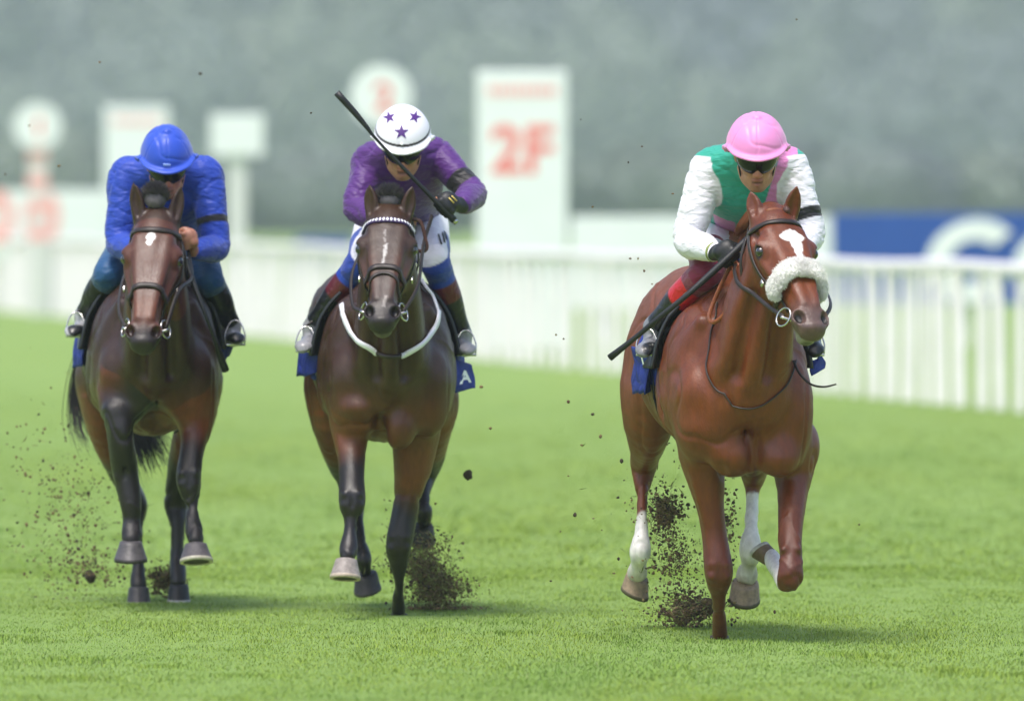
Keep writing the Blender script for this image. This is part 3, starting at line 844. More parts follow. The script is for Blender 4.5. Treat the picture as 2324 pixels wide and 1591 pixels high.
def bridle(h, label, style, reins):
    H = h['H']; sc = h['sc']
    root = empty('bridle', H(0, .3, -.1), label, 'bridle')
    mb = MB()
    bb = [H(-.115, .045, -.115), H(-.105, .07, -.075), H(-.06, .085, -.02), H(0, .09, .01), H(.06, .085, -.02), H(.105, .07, -.075), H(.115, .045, -.115)]
    strap(mb, h, bb, .022 if style == 'A' else .026, .006, .003)
    o = mb.build('browband', M['purple_band'] if style == 'B' else M['leather'], root)
    if style == 'B':
        A = catmull(np.array(bb), 8); A, N = snap(h, A, .011)
        dm = MB(); L = np.concatenate([[0], np.cumsum(np.linalg.norm(np.diff(A, axis=0), axis=1))])
        T = np.gradient(A, axis=0); n = int(L[-1] / .0155)
        for i in range(n):
            t = (i + .5) / n * L[-1]; p = np.array([np.interp(t, L, A[:, q]) for q in range(3)]); nn = nrm(np.array([np.interp(t, L, N[:, q]) for q in range(3)]))
            tt = nrm(np.array([np.interp(t, L, T[:, q]) for q in range(3)])); s = np.cross(tt, nn)
            a = .0062; b_ = .0105
            ring = [p + tt * a, p + s * b_, p - tt * a, p - s * b_]
            dm.add(ring + [p + nn * .002], [(0, 1, 4), (1, 2, 4), (2, 3, 4), (3, 0, 4)])
        dm.build('white_diamonds', M['white_paint'], o, smooth=False)
    # cheekpieces, headpiece, throat lash
    for s in (-1, 1):
        mb = MB()
        cp = [H(s * .03, -.02, -.16), H(s * .09, .03, -.14), H(s * .115, .075, -.11), H(s * .125, .20, -.125), H(s * .10, .30, -.12), H(s * .08, .40, -.10), H(s * .07, .47, -.092)]
        strap(mb, h, cp, .018, .004, .003)
        mb.build('cheek_strap', M['leather'], root)
        mb = MB()
        tl = [H(s * .10, .05, -.14), H(s * .12, .12, -.19), H(s * .10, .19, -.26), H(s * .05, .24, -.30), H(0, .25, -.31)]
        A = np.array(catmull(np.array(tl), 6)); N = np.array([nrm(h['hw'] * s + h['hL'] * .5) for _ in A])
        ribbon(mb, A, N, .014, .004)
        mb.build('throat_lash', M['leather'], root)
    mb = MB()
    nl = .385 if style != 'C' else .40
    nb = [H(-.02, nl - .03, -.20), H(-.06, nl - .01, -.16), H(-.09, nl + .005, -.10), H(-.075, nl - .02, -.04), H(-.04, nl - .04, .0), H(0, nl - .045, .01), H(.04, nl - .04, .0), H(.075, nl - .02, -.04), H(.09, nl + .005, -.10), H(.06, nl - .01, -.16), H(.02, nl - .03, -.20)]
    strap(mb, h, nb, .026, .006, .004)
    mb.build('noseband', M['leather'], root)
    if style == 'B':
        mb = MB()
        nb2 = [H(-.085, nl + .03, -.10), H(-.07, nl + .05, -.05), H(-.045, nl + .01, .0), H(0, nl - .01, .01), H(.045, nl + .01, .0), H(.07, nl + .05, -.05), H(.085, nl + .06, -.10)]
        strap(mb, h, nb2, .014, .005, .004)
        mb.build('drop_noseband', M['leather'], root)
    if style == 'A':       # fleece noseband roll
        nb = [H(-.100, .395, -.105), H(-.090, .375, -.060), H(-.055, .352, -.012), H(0, .340, .010), H(.055, .352, -.012), H(.090, .375, -.060), H(.100, .395, -.105)]
        A = catmull(np.array(nb), 14); A, N = snap(h, A, .022)
        for _ in range(6): A[1:-1] = A[1:-1] * .5 + .25 * (A[:-2] + A[2:])
        n = len(A); T = np.gradient(A, axis=0); V = []; seg = 40
        for i in range(n):
            t = nrm(T[i]); nn = nrm(N[i] - t * np.dot(N[i], t)); s_ = np.cross(t, nn)
            e = math.sin(math.pi * min(1, max(0, (i + 1.2) / (n + 1.4)))) ** .22
            for k in range(seg):
                a = 2 * math.pi * k / seg
                V.append(A[i] + e * (s_ * math.cos(a) * .031 + nn * math.sin(a) * .018))
        V = np.array(V)
        F = np.array([(i * seg + k, i * seg + (k + 1) % seg, (i + 1) * seg + (k + 1) % seg, (i + 1) * seg + k) for i in range(n - 1) for k in range(seg)])
        ctr = np.repeat(A, seg, axis=0)
        V = V + (V - ctr) * (.08 + .22 * fnoise(V * 70, 3))[:, None]
        roll = mesh_obj('fleece_noseband', V, F, M['fleece'], root)
        # wool locks
        R = np.random.RandomState(5); paths = []
        for _ in range(15000):
            i = R.randint(len(V)); p = V[i]; d = nrm(p - ctr[i]) + R.randn(3) * .45; d = nrm(d)
            L = R.uniform(.006, .015); q = R.randn(3) * .004
            paths.append(([p - d * .003, p + d * L * .5 + q, p + d * L + q * .2 + V3(0, 0, -.002)], R.uniform(.7, 1.3)))
        strands('wool', paths, .0009, M['fleece'], roll, sub=2)
    for s in (-1, 1):
        mb = MB()
        c = H(s * .080, .50, -.088)
        torus(mb, c, nrm(h['hw'] * s + h['hn'] * .5), .036 * sc, .0038)
        ring = mb.build('bit_ring', M['steel'], root)
        mb = MB(); mb.tube([c + h['hw'] * s * .012, H(s * .045, .52, -.085), H(0, .525, -.085)], [.006, .007, .006]); mb.build('bit_bar', M['steel'], ring)
        mb = MB()
        mb.box(H(s * .105, .30 + .0, -.120), (.012, .012, .004), np.column_stack([h['hL'], h['hn'], h['hw']]), bev=.002)
        mb.build('buckle', M['steel'], root)
        # rein
        pts = reins[0 if s < 0 else 1]
        if pts:
            A = pushout(h, catmull(np.array([c] + pts), 8), .008)
            for _ in range(2): A[1:-1] = .5 * A[1:-1] + .25 * (A[:-2] + A[2:])
            N = np.array([nrm(V3(s * .7, -.6, .3)) for _ in A]); mb = MB(); ribbon(mb, A, N, .018, .004)
            mb.build('rein', M['leather'], root)
    return root

def barrel_pt(h, y, ang, off):
    """point on the trunk: ang 0 = top, +-90 = flank; cast from outside towards the axis"""
    B = h['B']; ux = h['ux']; c = B(0, y, 1.12)
    d = ux * math.sin(ang) + V3(0, 0, math.cos(ang))
    o = c + d * 1.2
    loc, n, i, dist = h['bvh'].ray_cast(Vector(o), Vector(-d))
    if loc is None: return c + d * .3 + d * off
    return np.array(loc) + d * off

def drape(h, name, material, parent, y0, y1, a0, a1, off=.012, thick=.010, nu=60, nv=22, flare=0., rag=.0, seed=0, wav=.0, rear=0.):
    R = np.random.RandomState(seed); V = []; 
    ph = R.rand(4) * 6
    for j in range(nv):
        y = y0 + (y1 - y0) * j / (nv - 1)
        for i in range(nu):
            t = i / (nu - 1); a = a0 + (a1 - a0) * t
            e = abs(a) / 1.9
            f = flare * max(0, e - .45) ** 1.3 * (1 + rear * j / (nv - 1)) + wav * math.sin(y * 38 + ph[0] + a * 3) * max(0, e - .4) * 2
            V.append(barrel_pt(h, y, a, off + max(0, f)))
    V = np.array(V)
    # smooth over
    G = V.reshape(nv, nu, 3)
    for _ in range(3):
        G[1:-1, 1:-1] = .5 * G[1:-1, 1:-1] + .125 * (G[:-2, 1:-1] + G[2:, 1:-1] + G[1:-1, :-2] + G[1:-1, 2:])
    F = [(j * nu + i, j * nu + i + 1, (j + 1) * nu + i + 1, (j + 1) * nu + i) for j in range(nv - 1) for i in range(nu - 1)]
    o = mesh_obj(name, G.reshape(-1, 3), np.array(F), material, parent)
    m = o.modifiers.new('thick', 'SOLIDIFY'); m.thickness = thick; m.offset = 0
    return o

def saddle(h, label, style):
    B = h['B']
    root = empty('saddle', B(0, .65, 1.45), label, 'saddle')
    drape(h, 'flap', M['flap'], root, .36, .64, -1.66, -.25, off=.028, thick=.014, flare=.02, nu=40, nv=14, seed=1)
    drape(h, 'flap', M['flap'], root, .36, .64, .25, 1.66, off=.028, thick=.014, flare=.02, nu=40, nv=14, seed=2)
    fld = Field(B(0, .3, 1.3) - .35, B(0, 1.15, 1.6) + .3, (.009, .009, .009))
    fld.chain([(B(0, .42, 1.50), .055, .035), (B(0, .55, 1.475), .09, .028), (B(0, .75, 1.445), .12, .028), (B(0, .92, 1.46), .11, .035)], k=.02, u=h['ux'])
    v, q = fld.mesh(1)
    mesh_obj('seat', v, q, M['flap'], root)
    drape(h, 'girth', M['white_strap'] if style == 'B' else M['black'], root, .52, .60, -2.9, 2.9, off=.012, thick=.006, nu=80, nv=4)
    return root

def saddlecloth(h, label, style):
    B = h['B']
    root = empty('saddlecloth', B(0, .7, 1.35), label, 'saddlecloth')
    p = {'A': dict(y0=.50, y1=.82, a0=-1.95, a1=1.85, flare=.03), 'B': dict(y0=.42, y1=.86, a0=-1.90, a1=2.0, flare=.05), 'C': dict(y0=.50, y1=.86, a0=-1.90, a1=1.80, flare=.03)}[style]
    drape(h, 'cloth', M['cloth_blue'], root, off=.026 if style == 'B' else .022, thick=.006, nu=90, nv=26, wav=.010, rear=.5, seed=ord(style), **p)
    return root

def corner(h, quad, bulge, seed, letter=None, lu=.5, lv=.5, size=.6, lm='white_paint'):
    """a wind-blown corner of the saddlecloth hanging between four points (top left, top right, bottom right, bottom left)"""
    Wd = h['W']; q = [Wd(*p) for p in quad]; nu, nv = 22, 22
    def pt(u, v):
        p = (q[0] * (1 - u) + q[1] * u) * (1 - v) + (q[3] * (1 - u) + q[2] * u) * v
        wob = vnoise(np.array([[u * 2.3 + seed * 3.1, v * 1.6, seed * 1.7]]))[0]
        return p + V3(wob * .012, -bulge * math.sin(math.pi * u) + wob * .03, wob * .008 * v)
    V = np.array([pt(i / (nu - 1), j / (nv - 1)) for j in range(nv) for i in range(nu)])
    F = np.array([(j * nu + i, (j + 1) * nu + i, (j + 1) * nu + i + 1, j * nu + i + 1) for j in range(nv - 1) for i in range(nu - 1)])
    o = mesh_obj('cloth_corner', V, F, M['cloth_blue'], h['cloth']); m = o.modifiers.new('t', 'SOLIDIFY'); m.thickness = .005; m.offset = 0
    if letter:
        TV, TF = text_mesh(letter, 1.0, .04); TV[:, :2] -= (TV[:, :2].max(0) + TV[:, :2].min(0)) / 2
        wpx = np.linalg.norm(q[1] - q[0]); hpx = np.linalg.norm(q[3] - q[0])
        L = np.array([pt(lu + x * size / wpx, lv - y * size / hpx) + V3(0, -.007, 0) for x, y, _z in TV])
        mesh_obj('letter', L, TF, M[lm], o, smooth=False)

def star_decal(name, project, centers, radii, material, parent, rots=None):
    for c, r, ro in zip(centers, radii, rots or [0] * len(centers)):
        pts = []
        for k in range(10):
            a = math.pi / 2 + k * math.pi / 5 + ro; rr = r if k % 2 == 0 else r * .40
            pts.append((rr * math.cos(a), rr * math.sin(a)))
        bm = bmesh.new(); cv = bm.verts.new((0, 0, 0)); vs = [bm.verts.new((x, y, 0)) for x, y in pts]
        for k in range(10): bm.faces.new((cv, vs[k], vs[(k + 1) % 10]))
        bmesh.ops.subdivide_edges(bm, edges=bm.edges[:], cuts=3, use_grid_fill=True)
        bmesh.ops.triangulate(bm, faces=bm.faces[:])
        bm.verts.index_update()
        V = [project(c, v.co.x, v.co.y) for v in bm.verts]; F = [[v.index for v in f.verts] for f in bm.faces]; bm.free()
        mesh_obj(name, np.array(V), F, material, parent)

def text_mesh(body, size=1.0, bold=.02):
    cu = bpy.data.curves.new('lettering', 'FONT'); cu.body = body; cu.size = size; cu.offset = bold * size; cu.extrude = 0
    o = bpy.data.objects.new('lettering', cu); SC.collection.objects.link(o)
    bpy.context.view_layer.update()
    me = bpy.data.meshes.new_from_object(o); bpy.data.objects.remove(o)
    V = np.array([v.co[:] for v in me.vertices]); F = [list(p.vertices) for p in me.polygons]
    return V, F

M['purple_band'] = mat('purple band', lin('#3b2457'), rough=.5)

ha, hb, hc = H_['A'], H_['B'], H_['C']
WA, WB, WC = ha['W'], hb['W'], hc['W']
bridle(ha, 'dark leather bridle with a fluffy white sheepskin noseband on the chestnut horse', 'A',
       [[WA(1737, 690, -.38), WA(1700, 655, -.22), WA(1675, 615, -.08), WA(1665, 588, .02)], [WA(1885, 690, -.30), WA(1860, 640, -.1), WA(1800, 590, .05)]])
bridle(hb, 'bridle with a purple and white diamond browband on the middle horse', 'B',
       [[WB(800, 690, -.35), WB(805, 600, -.15), WB(880, 500, .02)], [WB(948, 650, -.35), WB(960, 560, -.15), WB(980, 490, .0)]])
bridle(hc, 'plain dark leather bridle with steel bit rings on the leftmost horse', 'C',
       [[WC(270, 700, -.30), WC(285, 620, -.1), WC(330, 570, .02)], [WC(405, 660, -.30), WC(435, 630, -.1), WC(425, 560, .0)]])
# loose rein loop and running strap on the chestnut horse
for h, st, lb in ((ha, 'A', 'black racing saddle on the chestnut horse'), (hb, 'B', 'black racing saddle with white girth on the middle horse'), (hc, 'C', 'black racing saddle on the leftmost horse under the blue rider')):
    saddle(h, lb, st)
for h, st, lb in ((ha, 'A', 'blue saddlecloth fluttering at the chestnut horse\'s right side, bearing a white numeral'), (hb, 'B', 'blue saddlecloth with a white letter A below the purple rider\'s foot'), (hc, 'C', 'dark blue saddlecloth with small white marks on the leftmost horse')):
    h['cloth'] = saddlecloth(h, lb, st)

corner(ha, [(1438, 786, .66), (1502, 800, .42), (1509, 884, .40), (1444, 868, .62)], .02, 1, 'I', .28, .40, .075)
corner(ha, [(1836, 820, .50), (1866, 806, .56), (1871, 836, .58), (1842, 853, .50)], .01, 2)
corner(hb, [(764, 688, .46), (796, 684, .38), (750, 868, .44), (702, 858, .62)], .02, 3)
corner(hb, [(1028, 815, .40), (1072, 828, .50), (1079, 880, .50), (1031, 893, .40)], .015, 4, 'A', .56, .52, .085)
corner(hc, [(182, 772, .62), (222, 785, .44), (232, 842, .42), (190, 828, .58)], .015, 5, 'V', .40, .35, .07)
corner(hc, [(495, 770, .44), (532, 764, .56), (522, 806, .52), (499, 822, .44)], .01, 6)
mb = MB(); mb.tube([WA(1580, 690, .34), WA(1606, 668, .31), WA(1634, 647, .27)], [.017, .020, .018], seg=10, flat=.5, up=(.5, -1, 0)); o = mb.build('pad', mat('tan felt', lin('#b08a5c'), rough=.9, noise=.2, nscale=60), bpy.data.objects['saddle'])
mb = MB(); mb.tube([WA(1576, 672, .36), WA(1602, 650, .33), WA(1626, 630, .30)], [.010, .012, .010], seg=8); mb.build('piping', mat('red piping', lin('#a01c2c'), rough=.6), bpy.data.objects['saddle'])
# tan rein loop hanging in front of the chestnut's shoulder
mb = MB()
lp = [WA(1668, 590, .0), WA(1672, 640, -.03), WA(1652, 690, -.02), WA(1630, 722, .03), WA(1614, 728, .05), WA(1611, 712, .06), WA(1625, 675, .04), WA(1645, 640, .04), WA(1668, 605, .05)]
lp = [WA(1668, 592, -.02), WA(1678, 615, -.05), WA(1664, 670, -.08), WA(1645, 712, -.06), WA(1622, 731, -.03), WA(1609, 722, .0), WA(1618, 690, .02), WA(1640, 640, .02), WA(1660, 600, .02)]
A = catmull(np.array(lp), 8); ribbon(mb, A, np.array([nrm(V3(-.5 + i / len(A), -1, 0)) for i in range(len(A))]), .018, .004)
tag(mb.build('rein_loop', M['tan_leather'], None), 'tan leather rein end hanging in a loop from the pink-capped rider\'s gloved hand', 'rein')
# thin neck strap with its loose end
mb = MB()
ns = [WA(1640, 700, .15), WA(1632, 780, .04), WA(1632, 850, .0), WA(1660, 905, -.06), WA(1705, 922, -.09), WA(1750, 905, -.09), WA(1785, 865, -.03), WA(1800, 822, .05)]
A = catmull(np.array(ns), 8); A, N = snap(ha, A, .005); mb.tube(A, .0035, seg=6, sub=1)
mb.tube([WA(1801, 820, .0), WA(1815, 848, -.06), WA(1840, 872, -.10), WA(1870, 878, -.12), WA(1898, 872, -.13)], [.006, .0055, .0045, .004, .003], seg=6)
tag(mb.build('neck_strap', M['leather'], None), 'thin dark strap round the chestnut horse\'s neck, its loose end flying to the right', 'strap')
def onto(h, px, off, n=8):
    """points of a strap lying on the front of the horse"""
    A = catmull(np.array([h['W'](*p) for p in px]), n); o = V3(0, 0, CAMH); out = []; nn = []
    for a in A:
        d = nrm(a - o); loc, nr, _i, _d = h['bvh'].ray_cast(Vector(o + d * 30), Vector(d))
        if loc is None or abs(loc[1] - a[1]) > .45: out.append(a); nn.append(V3(0, -1, .2)); continue
        out.append(np.array(loc) + np.array(nr) * off); nn.append(np.array(nr))
    return np.array(out), np.array(nn)
# white breastplate on the middle horse
bp = empty('breastplate', WB(880, 790, -.1), 'white webbing breastplate strap hanging across the middle horse\'s chest', 'breastplate')
def bstrap(px, w, m, nm, off=.006):
    mb = MB(); A, N = onto(hb, px, off)
    for _ in range(6): A[1:-1] = A[1:-1] * .5 + .25 * (A[:-2] + A[2:]); N[1:-1] = N[1:-1] * .5 + .25 * (N[:-2] + N[2:])
    A = pushout(hb, A, off * .6)
    ribbon(mb, A, N, w, .006); mb.build(nm, m, bp)
bstrap([(779, 695, .1), (790, 735, .05), (812, 768, .0), (848, 795, -.1), (860, 801, -.12)], .024, M['white_strap'], 'webbing', .012)
bstrap([(850, 797, -.1), (880, 809, -.15), (912, 807, -.12)], .018, M['leather'], 'buckle_strap', .008)
bstrap([(905, 808, -.12), (930, 798, -.08), (958, 775, -.02), (985, 742, .05), (991, 708, .1)], .024, M['white_strap'], 'webbing', .012)
bstrap([(991, 715, .1), (975, 665, .2), (950, 625, .3)], .014, M['white_strap'], 'webbing', .012)

# forelocks, manes and tails
def tuft(h, label_mat, c, r, n, seed, name='forelock'):
    R = np.random.RandomState(seed); paths = []
    H = h['H']
    for _ in range(n):
        a = R.uniform(0, 6.28); el = R.uniform(-.15, 1.5)
        d = h['hw'] * math.cos(a) * math.cos(el) + h['hn'] * (math.sin(a) * math.cos(el) * .8 + .2) - h['hL'] * math.sin(el)
        p0 = np.asarray(c) + d * r * .15 * R.rand(); sw = h['hw'] * R.uniform(-.3, .3)
        paths.append(([p0, np.asarray(c) + d * r * .7 + sw * r * .3, np.asarray(c) + d * r * R.uniform(.85, 1.12) + h['hn'] * .010 + sw * r * .5], R.uniform(.6, 1.4)))
    return strands(name, paths, .0022, label_mat, h['root'], sub=3)
def tuft_core(h, c, r, m):
    bm = bmesh.new(); bmesh.ops.create_icosphere(bm, subdivisions=4, radius=1); bm.verts.index_update()
    V = np.array([v.co[:] for v in bm.verts]); F = [[v.index for v in f.verts] for f in bm.faces]; bm.free()
    V = V * np.array(r) * (1 + .10 * fnoise(V * np.array([9, 9, 2.]), 2))[:, None]
    V = V @ h['Rh'].T + c
    return mesh_obj('forelock', V, F, m, h['root'])
for h, c, r, s in ((hb, WB(884, 456, -.13), (.058, .045, .045), 3), (hc, WC(353, 450, -.13), (.058, .062, .045), 4)):
    tuft_core(h, c, np.array(r) * .82, M['hair_black']); tuft(h, M['hair_black'], c, r[0] * 1.08, 1500, s)
# chestnut's small plaited forelock
tuft_core(ha, ha['H'](-.006, .012, -.028), (.042, .014, .014), M['hair_chest'])
tuft_core(ha, ha['H'](.030, .018, -.014), (.014, .018, .016), M['brown_leather'])

def mane(h, m, n=1500, seed=0):
    R = np.random.RandomState(seed); paths = []; B = h['B']; H = h['H']
    crest = catmull(np.array([H(0, -.01, -.17), h['W'](*[(a + b) / 2 for a, b in zip(h['spec']['poll'], (h['spec']['cx'], 560, .3))]) + V3(0, .1, .09), B(0, .35, 1.44)]), 10)
    for _ in range(n):
        t = R.rand() * (len(crest) - 1); i = int(t); p = crest[i] + (crest[min(i + 1, len(crest) - 1)] - crest[i]) * (t - i)
        loc, nn, _i, _d = h['bvh'].find_nearest(Vector(p + V3(0, 0, .05))); p = np.array(loc)
        side = -1 if R.rand() < .8 else 1
        L = R.uniform(.07, .14)
        paths.append(([p, p + V3(side * .3 * L, .35 * L, .25 * L), p + V3(side * .7 * L, .75 * L, -.25 * L), p + V3(side * .8 * L, 1.0 * L, -.6 * L)], R.uniform(.6, 1.3)))
    strands('mane', paths, .0022, m, h['root'])
mane(ha, M['hair_chest'], seed=1); mane(hb, M['hair_black'], seed=2); mane(hc, M['hair_black'], seed=3)
M['hair_dark'] = mat('dark tail hair', lin('#221e1d'), rough=.5)
def tail(h, m, keys, n, spread, seed, r=.0022):
    R = np.random.RandomState(seed); paths = []; K = np.array(keys)
    for _ in range(n):
        o = R.randn(3) * spread; end = R.uniform(.7, 1.0); q = []
        for i, p in enumerate(K):
            w = (i / (len(K) - 1)) ** 1.2
            q.append(p + o * (.15 + w) + R.randn(3) * spread * .12 * w)
        q = catmull(np.array(q), 4); q = q[:max(4, int(len(q) * end))]
        paths.append((q[::2], R.uniform(.6, 1.4)))
    return strands('tail', paths, r, m, h['root'], sub=2)
tail(ha, M['hair_chest'], [ha['B'](0, 1.70, 1.36), ha['B'](0, 1.95, 1.36), ha['B'](0, 2.15, 1.2), ha['B'](0, 2.3, .95)], 500, .035, 1)
tail(hb, M['hair_black'], [hb['B'](0, 1.70, 1.36), hb['B'](0, 1.95, 1.36), hb['B'](0, 2.15, 1.2), hb['B'](0, 2.3, .95)], 500, .035, 2)
tail(hc, M['hair_dark'], [hc['B'](0, 1.70, 1.36), hc['B'](-.02, 1.92, 1.33), hc['B'](-.03, 2.05, 1.05), WC(300, 930, 2.05), WC(318, 990, 1.95), WC(350, 1062, 1.85)], 1900, .050, 3, r=.0026)
tail(hc, M['hair_dark'], [hc['B'](0, 1.72, 1.36), hc['B'](-.10, 1.95, 1.3), WC(190, 800, 2.1), WC(172, 900, 2.15), WC(178, 975, 2.1), WC(205, 1030, 2.0)], 170, .026, 4, r=.0022)
# ------------------------------------------------------------------ riders
def cube_frame(d):   # helper: two axes across d
    d = nrm(d); a = nrm(np.cross(d, (0, 0, 1.) if abs(d[2]) < .9 else (0, 1., 0))); return a, np.cross(d, a)

def fist(f, wrist, c, grip, back, side=1, k=.007):
    """fist at c, fingers closed round the axis `grip`; back = direction the back of the hand faces; thumb on +grip end"""
    grip = nrm(grip); arm = nrm(c - wrist); back = nrm(back - grip * np.dot(back, grip)); fwd = nrm(np.cross(back, grip))
    if np.dot(fwd, arm) < 0: fwd = -fwd
    palm = c - fwd * .020 + back * .006
    f.chain([(wrist, .026, .020), ((wrist + palm) / 2, .028, .020), (palm - fwd * .01, .038, .022), (palm + fwd * .022, .040, .020)], k=.015, u=grip)
    L = [.030, .034, .033, .027]
    for i in range(4):
        o = grip * (.031 - i * .0205); r = .0105 - .0006 * i
        k0 = palm + fwd * .026 + back * .008 + o
        k1 = k0 + fwd * L[i] * .65 - back * .018
        k2 = k1 - back * .022 - fwd * .014
        k3 = k2 - fwd * .022 + back * .004
        f.chain([(k0, r * 1.05, r * 1.05), (k1, r, r), (k2, r * .92, r * .92), (k3, r * .8, r * .8)], k=.004, n=3)
    t0 = palm + grip * .030 - back * .004 - fwd * .012
    t1 = t0 + grip * .014 + fwd * .022 - back * .016
    t2 = t1 + fwd * .020 - back * .012 - grip * .006
    f.chain([(t0, .013, .013), (t1, .012, .012), (t2, .009, .009)], k=.008, n=3)

def rider(sp):
    d0 = sp['d0']
    def W(x, y, dy): return P(x, y, d0 + dy)
    J = {k: W(*p) for k, p in sp['j'].items()}
    hc_ = W(*sp['head']); Fh = frame(sp['face'], sp['up']); R_, F_, U_ = Fh[:, 0], Fh[:, 1], Fh[:, 2]
    def T(r, f, u): return hc_ + R_ * r + F_ * f + U_ * u
    root = empty('person', J['pelvis'] * V3(1, 1, 0) + V3(0, 0, J['pelvis'][2] - .1), sp['label'], 'person')
    allp = np.array(list(J.values()) + [hc_])
    lo = allp.min(0) - .20; hi = allp.max(0) + .20
    # --- body: one continuous figure
    f = Field(lo, hi, (.0046, .0062, .0046))
    f.ell(T(0, -.01, .03), (.076, .096, .088), Fh, k=.02)
    f.chain([(T(0, .035, .01), .060, .05), (T(0, .045, -.045), .054, .045), (T(0, .055, -.085), .040, .036)], k=.03, u=R_)
    f.ell(T(0, .078, -.104), (.022, .018, .017), Fh, k=.02)
    for s in (-1, 1):
        f.ell(T(s * .043, .064, -.022), (.022, .018, .020), Fh, k=.022)
        f.chain([(T(s * .060, .0, -.055), .016, .016), (T(s * .048, .04, -.088), .014, .014), (T(s * .018, .07, -.105), .013, .013)], k=.02)
        f.ell(T(s * .032, .088, .016), (.017, .014, .012), Fh, k=.012, sub=True)
        f.ell(T(s * .031, .078, .014), (.013, .012, .011), Fh, k=.004)
        f.ell(T(s * .077, -.005, .0), (.012, .022, .034), Fh, k=.01)
        f.ell(T(s * .012, .105, -.036), (.009, .011, .009), Fh, k=.008)
        f.ell(T(s * .006, .112, -.043), (.0035, .005, .004), Fh, k=.003, sub=True)
        f.chain([(T(s * .018, .100, -.048), .003, .003), (T(s * .030, .090, -.072), .003, .003)], k=.006, sub=True)
    f.chain([(T(0, .088, .022), .010, .010), (T(0, .104, -.010), .010, .010), (T(0, .116, -.034), .011, .010)], k=.014)
    f.chain([(T(-.026, .080, .032), .008, .008), (T(0, .094, .034), .009, .008), (T(.026, .080, .032), .008, .008)], k=.015)
    f.chain([(T(-.024, .086, -.068), .004, .004), (T(0, .099, -.064), .0065, .0065), (T(.024, .086, -.068), .004, .004)], k=.008)
    mo = sp.get('mouth', .003)
    f.chain([(T(-.020, .086, -.078 - mo), .004, .004), (T(0, .097, -.080 - mo * 1.6), .0075, .0075), (T(.020, .086, -.078 - mo), .004, .004)], k=.008)
    f.chain([(T(-.022, .094, -.0715 - mo * .5), .0015 + mo * .4, .003), (T(0, .106, -.0715 - mo * .6), .002 + mo, .004), (T(.022, .094, -.0715 - mo * .5), .0015 + mo * .4, .003)], k=.003, sub=True)
    nb = J['neck']
    f.chain([(T(0, -.03, -.05), .055, .055), ((T(0, -.03, -.05) + nb) / 2, .054, .054), (nb, .07, .065)], k=.03, u=R_)
    tor = [(J['neck'], .10, .055), (J['chest'], .17, .10), (J['waist'], .14, .10), (J['pelvis'], .155, .115)]
    f.chain(tor, k=.03, u=(1, 0, 0))
    for s in 'lr':
        f.chain([(J['sh' + s], .040, .040), (J['el' + s], .034, .034), (J['wr' + s], .025, .025)], k=.03)
        f.chain([(J['pelvis'] * .6 + J['kn' + s] * .4, .072, .072), (J['kn' + s], .038, .038), ((J['kn' + s] + J['an' + s]) / 2, .036, .036), (J['an' + s] * .93 + J['kn' + s] * .07, .022, .022)], k=.04)
        hd = sp['hands'][s]
        fist(f, J['wr' + s], W(*hd['c']), np.asarray(hd['grip'], float), np.asarray(hd['back'], float))
    v, q = f.mesh(1); del f
    rel = np.column_stack([(v - hc_) @ R_, (v - hc_) @ F_, (v - hc_) @ U_])
    C = np.tile(np.array(lin(sp.get('skin', '#b98468'))), (len(v), 1))
    C = mixc(C, lin('#a8604e'), (1 - ss(.008, .026, np.abs(rel[:, 2] + .073))) * (1 - ss(.018, .030, np.abs(rel[:, 0]))) * (rel[:, 1] > .07) * .7)
    C = mixc(C, lin('#b4644e'), (1 - ss(.015, .03, np.linalg.norm(rel - V3(0, .11, -.035), axis=1))) * .5)
    C = mixc(C, lin('#5c3a30'), (1 - ss(.002, .004 + mo, np.abs(rel[:, 2] + .072 + mo * .5))) * (np.abs(rel[:, 0]) < .022) * (rel[:, 1] > .07) * .8)
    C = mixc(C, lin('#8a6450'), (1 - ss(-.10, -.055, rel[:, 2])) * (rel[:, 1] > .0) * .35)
    mesh_obj('body', v, q, M['skin'], root, cols=C)
    # --- silks
    f = Field(lo, hi, (.0052, .0068, .0052))
    tor = [(J['neck'], .115, .070), (J['neck'] * .5 + J['chest'] * .5 + V3(0, 0, .01), sp.get('shw', .175), .105), (J['chest'], sp.get('chw', .19), .125), (J['chest'] * .4 + J['waist'] * .6, .175, .125), (J['waist'], .165, .12), (J['pelvis'] * .4 + J['waist'] * .6, .165, .12)]
    f.chain(tor, k=.02, u=(1, 0, 0), n=8)
    f.chain([(J['neck'] + V3(0, .05, .01), .06, .06), (T(0, -.05, -.07), .058, .055)], k=.04)
    sr = sp.get('sleeve', (.066, .066, .058, .036))
    for s in 'lr':
        S, E, Wr = J['sh' + s], J['el' + s], J['wr' + s]
        f.chain([(S * .7 + J['neck'] * .3, .07, .07), (S, sr[0] * 1.08, sr[0] * 1.08), (S * .45 + E * .55, sr[1], sr[1]), (E, sr[2] * 1.05, sr[2] * 1.05), (E * .45 + Wr * .55, sr[2] * .92, sr[2] * .92), (E * .06 + Wr * .94, sr[3], sr[3])], k=.035, n=7)
    v, q = f.mesh(2); del f
    N = vnormals(v, q)
    w0 = vnoise(v * 5)[:, None] * .30
    near_el = np.full(len(v), 9.)
    for s in 'lr':
        near_el = np.minimum(near_el, np.minimum(np.linalg.norm(v - J['el' + s], axis=1), np.linalg.norm(v - J['sh' + s], axis=1)))
    close = 1 - ss(.06, .18, near_el)
    def crease(sc, off, wd, shr=.4):
        q_ = np.column_stack([v[:, 0] + shr * v[:, 2], v[:, 1], v[:, 2] - shr * v[:, 0]]); n = fnoise(q_ * np.array(sc) + off + w0 * 3, 1); return np.exp(-(n / wd) ** 2)
